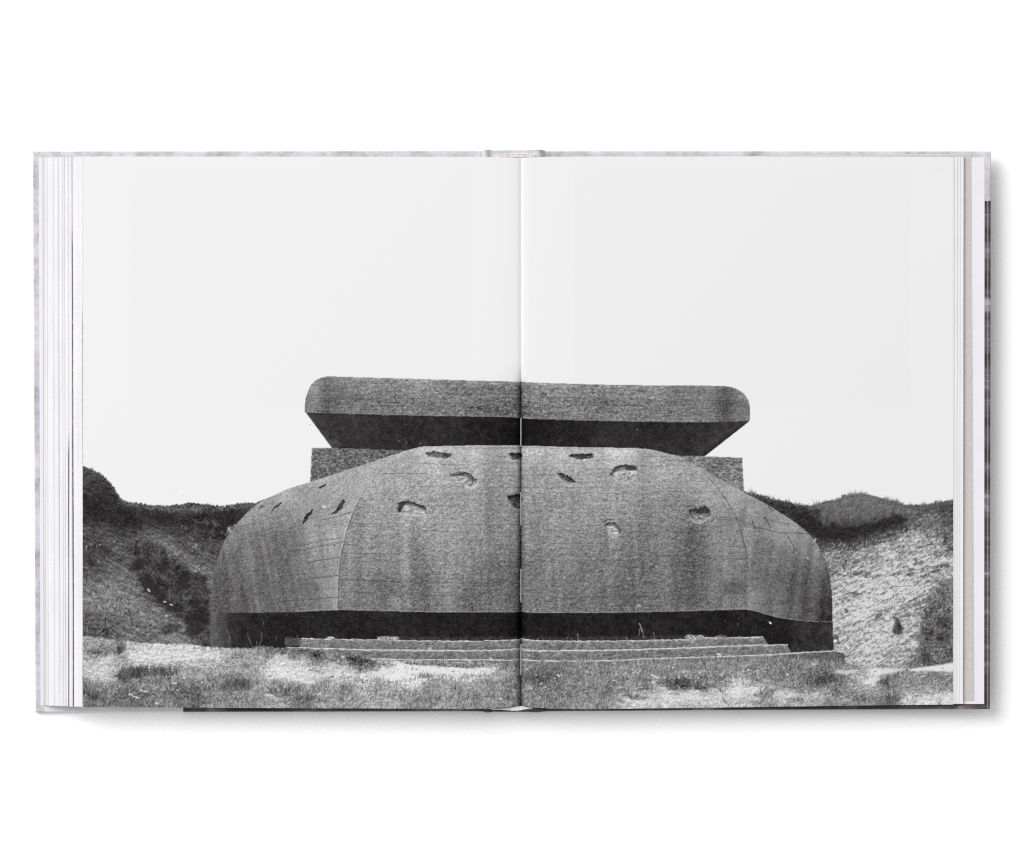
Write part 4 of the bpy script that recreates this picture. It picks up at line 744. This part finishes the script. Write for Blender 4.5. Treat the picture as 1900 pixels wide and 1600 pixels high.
for i in range(n-1):
    F += [(i, A+i, A+i+1, i+1), (2*n+i, 2*n+i+1, A+2*n+i+1, A+2*n+i)]
    for k in (0, n): F += [(k+i, k+i+1, k+n+i+1, k+n+i), (A+k+i, A+k+n+i, A+k+n+i+1, A+k+i+1)]
for k in (0, n): F += [(k+n-1, A+k+n-1, A+k+2*n-1, k+2*n-1), (k, k+n, A+k+n, A+k)]
br = mesh_obj('cover_board', V, F, mrc, book); br['label'] = 'cover board printed dark with a pale top corner, beside the grey endpaper'
def sheet(name, top_pts, bot_pts, zf, m, parent, th=0.12*mm, nx=14):
    """a thin sheet of paper between two edges, following a height function"""
    t0, t1 = np.array(top_pts, float), np.array(bot_pts, float); u = np.linspace(0, 1, nx+1)
    ax = np.interp(u, np.linspace(0, 1, len(t0)), t0[:, 0]); ay = np.interp(u, np.linspace(0, 1, len(t0)), t0[:, 1])
    bx = np.interp(u, np.linspace(0, 1, len(t1)), t1[:, 0]); by = np.interp(u, np.linspace(0, 1, len(t1)), t1[:, 1])
    V = []; k = nx+1
    for dz in (0, th):
        for X_, Y_ in ((ax, ay), (bx, by)): V += [P(x, y, zf(x, y)+dz) for x, y in zip(X_, Y_)]
    F = []
    for i in range(nx):
        F += [(i, i+1, k+i+1, k+i), (2*k+i, 3*k+i, 3*k+i+1, 2*k+i+1), (i, 2*k+i, 2*k+i+1, i+1), (k+i, k+i+1, 3*k+i+1, 3*k+i)]
    F += [(0, k, 3*k, 2*k), (nx, 2*k+nx, 3*k+nx, k+nx)]
    return mesh_obj(name, V, F, m, parent)
pd = sheet('pastedown', [(1020, 292), (1826.8, 292.2)], [(1020, 1306.5), (1826, 1306.5)], lambda x, y: zr(x)+BT+0.02*mm, M_paste, br)
sheet('pastedown', [(72, 292), (885, 292)], [(75.4, 1309), (885, 1309)], lambda x, y: zl(x)+BT+0.02*mm, M_paste, bl)
# turn-in folds at the board corners
for px, py, a, par, zf, mm_ in ((70, 285.5, -0.7, bl, zl, mlc), (78, 1314, 0.75, bl, zl, mlc), (1832, 286.5, 0.75, br, zr, mrc), (1822, 1311, 0.75, br, zr, mrc)):
    c, s = math.cos(a), math.sin(a); z = zf(px)+BT
    q = [(px+u*6*c-w*0.5*s, py+u*6*s+w*0.5*c) for u, w in ((-1, -1), (1, -1), (1, 1), (-1, 1))]
    v, f = slab_mesh(q, z-0.1*mm, z+0.18*mm); mesh_obj('corner_fold', v, f, mm_, par)

# spine with its two joint ridges
xs = np.linspace(884, 1020, 60)
prof = 2.4+2.6*np.exp(-((xs-901)/6.5)**2)+2.6*np.exp(-((xs-1001)/8)**2)+0.8*np.exp(-((xs-950)/30)**2)
ya = np.interp(xs, [884, 891, 896, 905, 912, 916, 980, 986, 1003, 1010, 1014, 1020], [281, 280.5, 279.2, 278.2, 278.8, 279.6, 279.0, 278.2, 278.0, 279.5, 281.5, 281])
yb = np.interp(xs, [884, 897, 902, 908, 914, 980, 990, 1000, 1008, 1020], [1320, 1320.4, 1322.3, 1322.3, 1320.8, 1321, 1321.8, 1321.6, 1320.6, 1320])
V = []; F = []; k = len(xs)
for (yy, dz) in ((ya, 0), (yb, 0), (ya, -2.2), (yb, -2.2)):
    V += [P(x, y, max(0.05, p+dz)*mm) for x, y, p in zip(xs, yy, prof)]
for i in range(k-1): F += [(i, k+i, k+i+1, i+1), (2*k+i, 2*k+i+1, 3*k+i+1, 3*k+i), (i, i+1, 2*k+i+1, 2*k+i), (k+i, 3*k+i, 3*k+i+1, k+i+1)]
F += [(0, 2*k, 3*k, k), (k-1, 2*k-1, 4*k-1, 3*k-1)]
mesh_obj('spine', V, F, msp, book, False)

# woven headbands, head and tail: two rows of small stitches each
def stitches(cells, z):
    V, F = [], []
    for cx, cy, rx, ry, tilt in cells:
        b0 = len(V); c, s = math.cos(tilt), math.sin(tilt)
        for j in range(5):
            ph = j/4*math.pi/2
            for i in range(10):
                t = i/10*2*math.pi; x, y = rx*math.cos(t)*math.cos(ph), ry*math.sin(t)*math.cos(ph)
                V.append(P(cx+x*c-y*s, cy+x*s+y*c, z+0.5*mm*math.sin(ph)))
        for j in range(4):
            F += [(b0+j*10+i, b0+j*10+(i+1) % 10, b0+j*10+10+(i+1) % 10, b0+j*10+10+i) for i in range(10)]
    return V, F
r2 = np.random.default_rng(5)
cells = []
for x in np.arange(915, 991.5, 2.9):
    yt = np.interp(x, [914, 935, 960, 985, 992], [288.4, 285.2, 283.9, 285.0, 287.6]); h = 293.5-yt; k = max(1, int(round(h/3.0)))
    for j in range(k): cells.append((x+1.4*(j % 2)+r2.normal(0, .2), yt+1.4+j*h/k, 2.1, 1.35, 0.5+r2.normal(0, 0.1)))
V, F = stitches(cells, 12.5*mm); hb_ = mesh_obj('headband', V, F, M_band, book, True)
v, f = slab_mesh([(914, 289), (935, 286.4), (960, 285.2), (985, 286.2), (991, 288), (991, 296), (914, 296)], 3*mm, 12.55*mm); mesh_obj('headband_core', v, f, M_band, hb_)
cells = []
for x in np.arange(914, 987, 2.9):
    y0_, y1_ = np.interp(x, [912, 967, 987], [1315.2, 1310.6, 1312.6]), np.interp(x, [912, 930, 958, 987], [1316.4, 1317.0, 1319.0, 1314.2])
    k = max(1, int(round((y1_-y0_)/2.4)))
    for j in range(k): cells.append((x+r2.normal(0, .2), y0_+(j+0.6)*(y1_-y0_)/k, 2.1, 1.3, -0.5+r2.normal(0, 0.1)))
V, F = stitches(cells, 13.5*mm); hb_ = mesh_obj('headband', V, F, M_band, book, True)
v, f = slab_mesh([(913, 1315.4), (930, 1316.2), (958, 1318.2), (987, 1313.6), (987, 1313.0), (967, 1310.8), (940, 1312.9)], 3*mm, 13.55*mm); mesh_obj('headband_core', v, f, M_band, hb_)

# page heights across the spread
ZP = 17*mm; DROP = 3.2*mm
def zpage(px, py=800.0):
    """the spread lies open flatter at the head than at the tail; the left leaf turns down more sharply than the right"""
    px = np.asarray(px, float); d = np.abs(px-967); q = np.clip((np.asarray(py, float)-672)/80, 0, 1); q = q*q*(3-2*q)
    ga = 0.9*mm+3.2*mm*q; gb = 0.8*mm+4.4*mm*q
    return ZP-DROP*np.clip((px-967)/800, 0, 1)-ga*np.where(px < 967, np.exp(-d/24), 0.5*np.exp(-d/22))-gb*np.where(px < 967, np.exp(-d/3.4), np.exp(-d/5.0))

# the stack of leaves on the left, fanned out towards the fore edge
blk = bpy.data.objects.new('page_block', None); C.objects.link(blk); blk.parent = book; blk['label'] = 'thick fanned stack of white leaves with dark printed edges'
xt = [79.2, 80.6, 82.2, 83.4, 87, 88.3, 92, 96, 98.4, 100, 104, 107.8, 109.2, 113, 115.2, 116.6, 118.6, 120.2, 123, 126.4, 127.9, 131, 132.8, 134.5, 142.5, 144, 152.4]
xb = [81.2, 82.8, 84.2, 85.6, 88.8, 90.2, 94, 98, 100.8, 102.4, 106, 110.6, 112.2, 115, 117.2, 118.6, 121.6, 123.2, 125.5, 126.8, 128.7, 132, 135.0, 137.4, 145, 147, 153.0]
tn = [182, 240, 210, 240, 216, 241, 240, 238, 216, 240, 239, 198, 241, 237, 214, 240, 202, 242, 240, 'a', 240, 238, 'b', 243, 230, 243, 'c']
zb = zl(0)+BT+0.15*mm; nl = len(xt)
for k, (a, b, t) in enumerate(zip(xt, xb, tn)):
    z0, z1 = zb+(ZP-0.2*mm-zb)*k/nl, zb+(ZP-0.2*mm-zb)*(k+1)/nl
    m = bleed_mat(800, 260, 0.30, 0.42, (52, 46, 46), (214, 212, 214)) if t == 'a' else bleed_mat(420, 330, 0.36, 0.50, (70, 62, 64), (198, 195, 198)) if t == 'b' else bleed_mat(560, 420, 0.44, 0.56, (120, 108, 108), (226, 224, 228)) if t == 'c' else leaf_mat(t, k)
    yt = (292.2 if a < 126 else 290.9)+r2.uniform(-0.3, 0.3); yb_ = np.interp(a, [79, 153], [1309.2, 1311.8])+r2.uniform(-0.3, 0.3)
    xe = 955 if z1 < 9*mm else 920 if z1 < 13*mm else 850
    tt = np.linspace(0, 1, 18); wv_ = np.convolve(r2.normal(0, 0.5, 22), np.ones(5)/5, 'valid')
    v, f = slab_mesh([(xe, 1309), (xe, 293.5)]+[(a+(b-a)*q+w_, yt+(yb_-yt)*q) for q, w_ in zip(tt, wv_)], z0, z1)
    mesh_obj('leaf', v, f, m, blk)
# the thinner stack on the right
blk2 = bpy.data.objects.new('page_block', None); C.objects.link(blk2); blk2.parent = book; blk2['label'] = 'thin stack of white leaves over the grey endpaper'
zr0 = lambda x, y=0: zr(x)+BT
fly = sheet('flyleaf', [(1120, 292.5), (1801.6, 285.6)], [(1120, 1300), (1807, 1300)], lambda x, y: zr0(x)+0.35*mm+1.4*mm*max(0, (1801-x)/700), M_white, blk2)
sheet('endpaper', [(1120, 293.0), (1800.2, 286.6)], [(1120, 1299.0), (1806, 1299.2)], lambda x, y: zr0(x)+0.55*mm+1.4*mm*max(0, (1801-x)/700), M_beige, blk2)
ed = [(1788.0, 1786.6, 241), (1782.8, 1780.8, 218), (1781.4, 1779.6, 240), (1777.4, 1776.0, 208), (1776.0, 1774.8, 241), (1772.0, 1772.6, 214), (1770.6, 1771.2, 238)]
zt = lambda x, y=0: ZP-0.15*mm-DROP*min(1.0, max(0.0, (x-967)/800))
nr = len(ed)
for k, (a, b, t) in enumerate(ed):
    g0 = 0 if k == 0 else 0.88+0.12*k/nr; g1 = 0.88+0.12*(k+1)/nr
    lo_ = lambda x, y, g=g0: (zr0(x)+0.75*mm+1.5*mm*max(0, (1801-x)/700))*(1-g)+zt(x)*g
    hi_ = lambda x, y, g=g1: (zr0(x)+0.75*mm+1.5*mm*max(0, (1801-x)/700))*(1-g)+zt(x)*g
    V = []; q = [1040, 1150, 1300, 1450, 1600, 1700, None]
    for fz in (lo_, hi_):
        for e, ye in ((a, 291.6), (b, None)):
            for x in q:
                x = e if x is None else x
                y = ye if ye else np.interp(x, [1040, 1400, 1790], [1312.5, 1310.5, 1306.0])
                V.append(P(x, y, fz(x, y)))
    n_ = len(q); F = []
    for i in range(n_-1): F += [(i, i+1, n_+i+1, n_+i), (2*n_+i, 3*n_+i, 3*n_+i+1, 2*n_+i+1), (i, 2*n_+i, 2*n_+i+1, i+1), (n_+i, n_+i+1, 3*n_+i+1, 3*n_+i)]
    F += [(0, n_, 3*n_, 2*n_), (n_-1, 3*n_-1, 4*n_-1, 2*n_-1)]
    mesh_obj('leaf', V, F, leaf_mat(t, k), blk2)

# ---------------------------------------------------------------- the two open pages, one vertex per printed tone
def page_tone(px, py):
    """reflectance colours at photo pixels: printed tones below, plain paper with a faint show-through above"""
    x = np.clip(px-X0, 0, PW-1.001); y = np.clip(py-Y0, 0, PH-1.001)
    ix, iy = x.astype(int), y.astype(int); fx, fy = x-ix, y-iy
    g = (G[iy, ix]*(1-fx)+G[iy, ix+1]*fx)*(1-fy)+(G[iy+1, ix]*(1-fx)+G[iy+1, ix+1]*fx)*fy
    g = np.where(py < Y0, 238.0, g)
    paper = np.clip((g-215)/22, 0, 1)
    ghost = (((px > 237) & (px < 875) & (py > 315) & (py < 757)) | ((px > 1065) & (px < 1690) & (py > 315) & (py < 756)))*1.0
    for x0, y0 in ((183, 317), (191, 317), (197, 318), (1724, 318), (1733, 318), (1741, 318), (1748, 318)): ghost = ghost+1.2*(np.hypot((px-x0)/2.6, (py-y0)/5.5) < 1)
    rgb = np.stack([g+0.9-1.7*ghost*paper, g-0.7*(1-g/238)-1.4*ghost*paper, g-1.4*(1-g/238)+0.4-0.6*ghost*paper], -1)/255
    rgb = np.where(rgb <= 0.04045, rgb/12.92, ((np.maximum(rgb, 0)+0.055)/1.055)**2.4)*KP
    return np.maximum(rgb-INK_SHEEN*(1-paper[..., None]), 0.0015)
INK_SHEEN = 0.002
TOPX = [140, 156, 860, 930, 967, 1010, 1100, 1640, 1775]; TOPY = [290.5, 290.5, 291.2, 292.2, 293.4, 291.4, 290.4, 291.2, 291.8]
BOTX = [140, 160, 400, 860, 912, 967, 987, 1020, 1100, 1360, 1640, 1775]; BOTY = [1312, 1312.4, 1313.6, 1315.6, 1315.4, 1309.8, 1312.6, 1315.0, 1316, 1312.8, 1308.8, 1307.4]
YR = 690.0
NAMES = {SKY: 'printed_sky', SLAB: 'printed_roof_slab', WALL: 'printed_rear_wall', DOME: 'printed_bunker_dome', SLOT: 'printed_dark_opening', STEPS: 'printed_steps', CLIFF: 'printed_cliff', GROUND: 'printed_grass'}
def grid_mesh(name, px, py, keep, parent):
    ny, nx = px.shape
    x, y, z = P(px, py, zpage(px, py))
    co = np.stack([x, y, z], -1).reshape(-1, 3)
    c = page_tone(px, py).reshape(-1, 3)
    idx = np.arange(ny*nx).reshape(ny, nx)
    q = np.stack([idx[1:, :-1], idx[1:, 1:], idx[:-1, 1:], idx[:-1, :-1]], -1)[keep]
    used, inv = np.unique(q, return_inverse=True); q = inv.reshape(-1, 4); co = co[used]; c = c[used]
    me = bpy.data.meshes.new(name)
    me.vertices.add(len(co)); me.vertices.foreach_set('co', co.astype(np.float32).ravel())
    me.loops.add(q.size); me.loops.foreach_set('vertex_index', q.astype(np.int32).ravel())
    me.polygons.add(len(q)); me.polygons.foreach_set('loop_start', np.arange(0, q.size, 4, dtype=np.int32))
    me.polygons.foreach_set('use_smooth', np.ones(len(q), bool))
    me.update(calc_edges=True)
    a = me.attributes.new('ink', 'FLOAT_COLOR', 'POINT'); a.data.foreach_set('color', np.concatenate([c, np.ones((len(c), 1))], 1).astype(np.float32).ravel())
    me.materials.append(M_page)
    o = bpy.data.objects.new(name, me); C.objects.link(o)
    if parent: o.parent = parent
    return o
def columns(x0, x1):
    c = np.arange(math.ceil(x0), math.floor(x1)+1, 1.0); f = np.arange(max(x0, 967-16), min(x1, 967+16)+0.01, 0.5)
    return np.unique(np.round(np.concatenate([[x0], c, f, [x1]]), 3))
for x0, x1, lab in ((153.8, 967.0, 'left'), (967.0, 1768.6, 'right')):
    cx = columns(x0, x1)
    ty, by = np.interp(cx, TOPX, TOPY), np.interp(cx, BOTX, BOTY)
    # upper part, paper only, coarser rows
    u = np.linspace(0, 1, 64)[:, None]
    cc = cx if len(cx) < 10 else np.unique(np.concatenate([cx[::4], cx[-1:], cx[np.abs(cx-967) < 40], cx[:2]]))
    ty2 = np.interp(cc, TOPX, TOPY)
    page = grid_mesh('page', np.broadcast_to(cc[None, :], (64, len(cc))), ty2[None, :]*(1-u)+YR*u, np.ones((63, len(cc)-1), bool), book)
    page['label'] = 'left page of the spread' if lab == 'left' else 'right page of the spread'
    rows = np.arange(YR, 1300.0+0.01, 1.0)
    tail = np.linspace(0, 1, 13)[1:]
    py = np.concatenate([np.broadcast_to(rows[:, None], (len(rows), len(cx))), rows[-1]+(by[None, :]-rows[-1])*tail[:, None]], 0)
    px = np.broadcast_to(cx[None, :], py.shape).copy()
    mx_ = (px[:-1, :-1]+px[1:, 1:])/2; my_ = (py[:-1, :-1]+py[1:, 1:])/2
    lb = L[np.clip((my_-Y0).round().astype(int), 0, PH-1), np.clip((mx_-X0).round().astype(int), 0, PW-1)]
    lb = np.where(mx_ < 156.4, SKY, lb)
    for k, nm in NAMES.items():
        if (lb == k).any(): grid_mesh(nm, px, py, lb == k, page)

# sewing thread seen in the gutter
for ya_, yb_ in ((776, 829.5), (913, 975.5), (1056, 1118), (1195.5, 1253)):
    V, F = [], []
    ks = 12
    for j in range(ks+1):
        y = ya_+(yb_-ya_)*j/ks; xx = 966.6+0.1*math.sin(j*1.1)
        for i in range(8):
            t = i/8*2*math.pi; V.append(P(xx+0.85*math.cos(t), y, zpage(966.6, y)+2.6*mm+0.24*mm*math.sin(t)))
    for j in range(ks): F += [(j*8+i, j*8+(i+1) % 8, j*8+8+(i+1) % 8, j*8+8+i) for i in range(8)]
    F += [tuple(range(8))[::-1], tuple(range(ks*8, ks*8+8))]
    mesh_obj('binding_thread', V, F, M_thread, book, True)

# ---------------------------------------------------------------- light: one large softbox from the upper left, an even pale studio around
def softbox(name, loc, size, power, target=(0, 0, 0)):
    l = bpy.data.lights.new(name, 'AREA'); l.shape = 'SQUARE'; l.size = size; l.energy = power; l.color = (1.0, 0.998, 0.995)
    o = bpy.data.objects.new(name, l); C.objects.link(o); o.location = loc
    from mathutils import Vector
    o.rotation_euler = (Vector(target)-Vector(loc)).to_track_quat('-Z', 'Y').to_euler()
    return o
softbox('softbox_lamp', KEY_LOC, KEY_SIZE, KEY_W)
w = bpy.data.worlds.new('World'); bpy.context.scene.world = w; w.use_nodes = True
bg = w.node_tree.nodes['Background']; bg.inputs['Color'].default_value = (1.0, 1.0, 1.0, 1); bg.inputs['Strength'].default_value = AMB

cam = bpy.data.cameras.new('camera'); co = bpy.data.objects.new('camera', cam); C.objects.link(co)
co.location = (0, 0, D); co.rotation_euler = (0, 0, 0)
cam.sensor_width = 36; cam.sensor_fit = 'HORIZONTAL'; cam.lens = 36*D/(1900*S); cam.clip_start = 0.05; cam.clip_end = 50
sc = bpy.context.scene; sc.camera = co
sc.view_settings.view_transform = 'Standard'; sc.view_settings.look = 'None'; sc.view_settings.exposure = 0; sc.view_settings.gamma = 1; sc.view_settings.use_curve_mapping = False
sc.cycles.max_bounces = 6; sc.cycles.diffuse_bounces = 4; sc.cycles.use_denoising = False
sc.cycles.pixel_filter_type = 'BLACKMAN_HARRIS'; sc.cycles.filter_width = 1.2
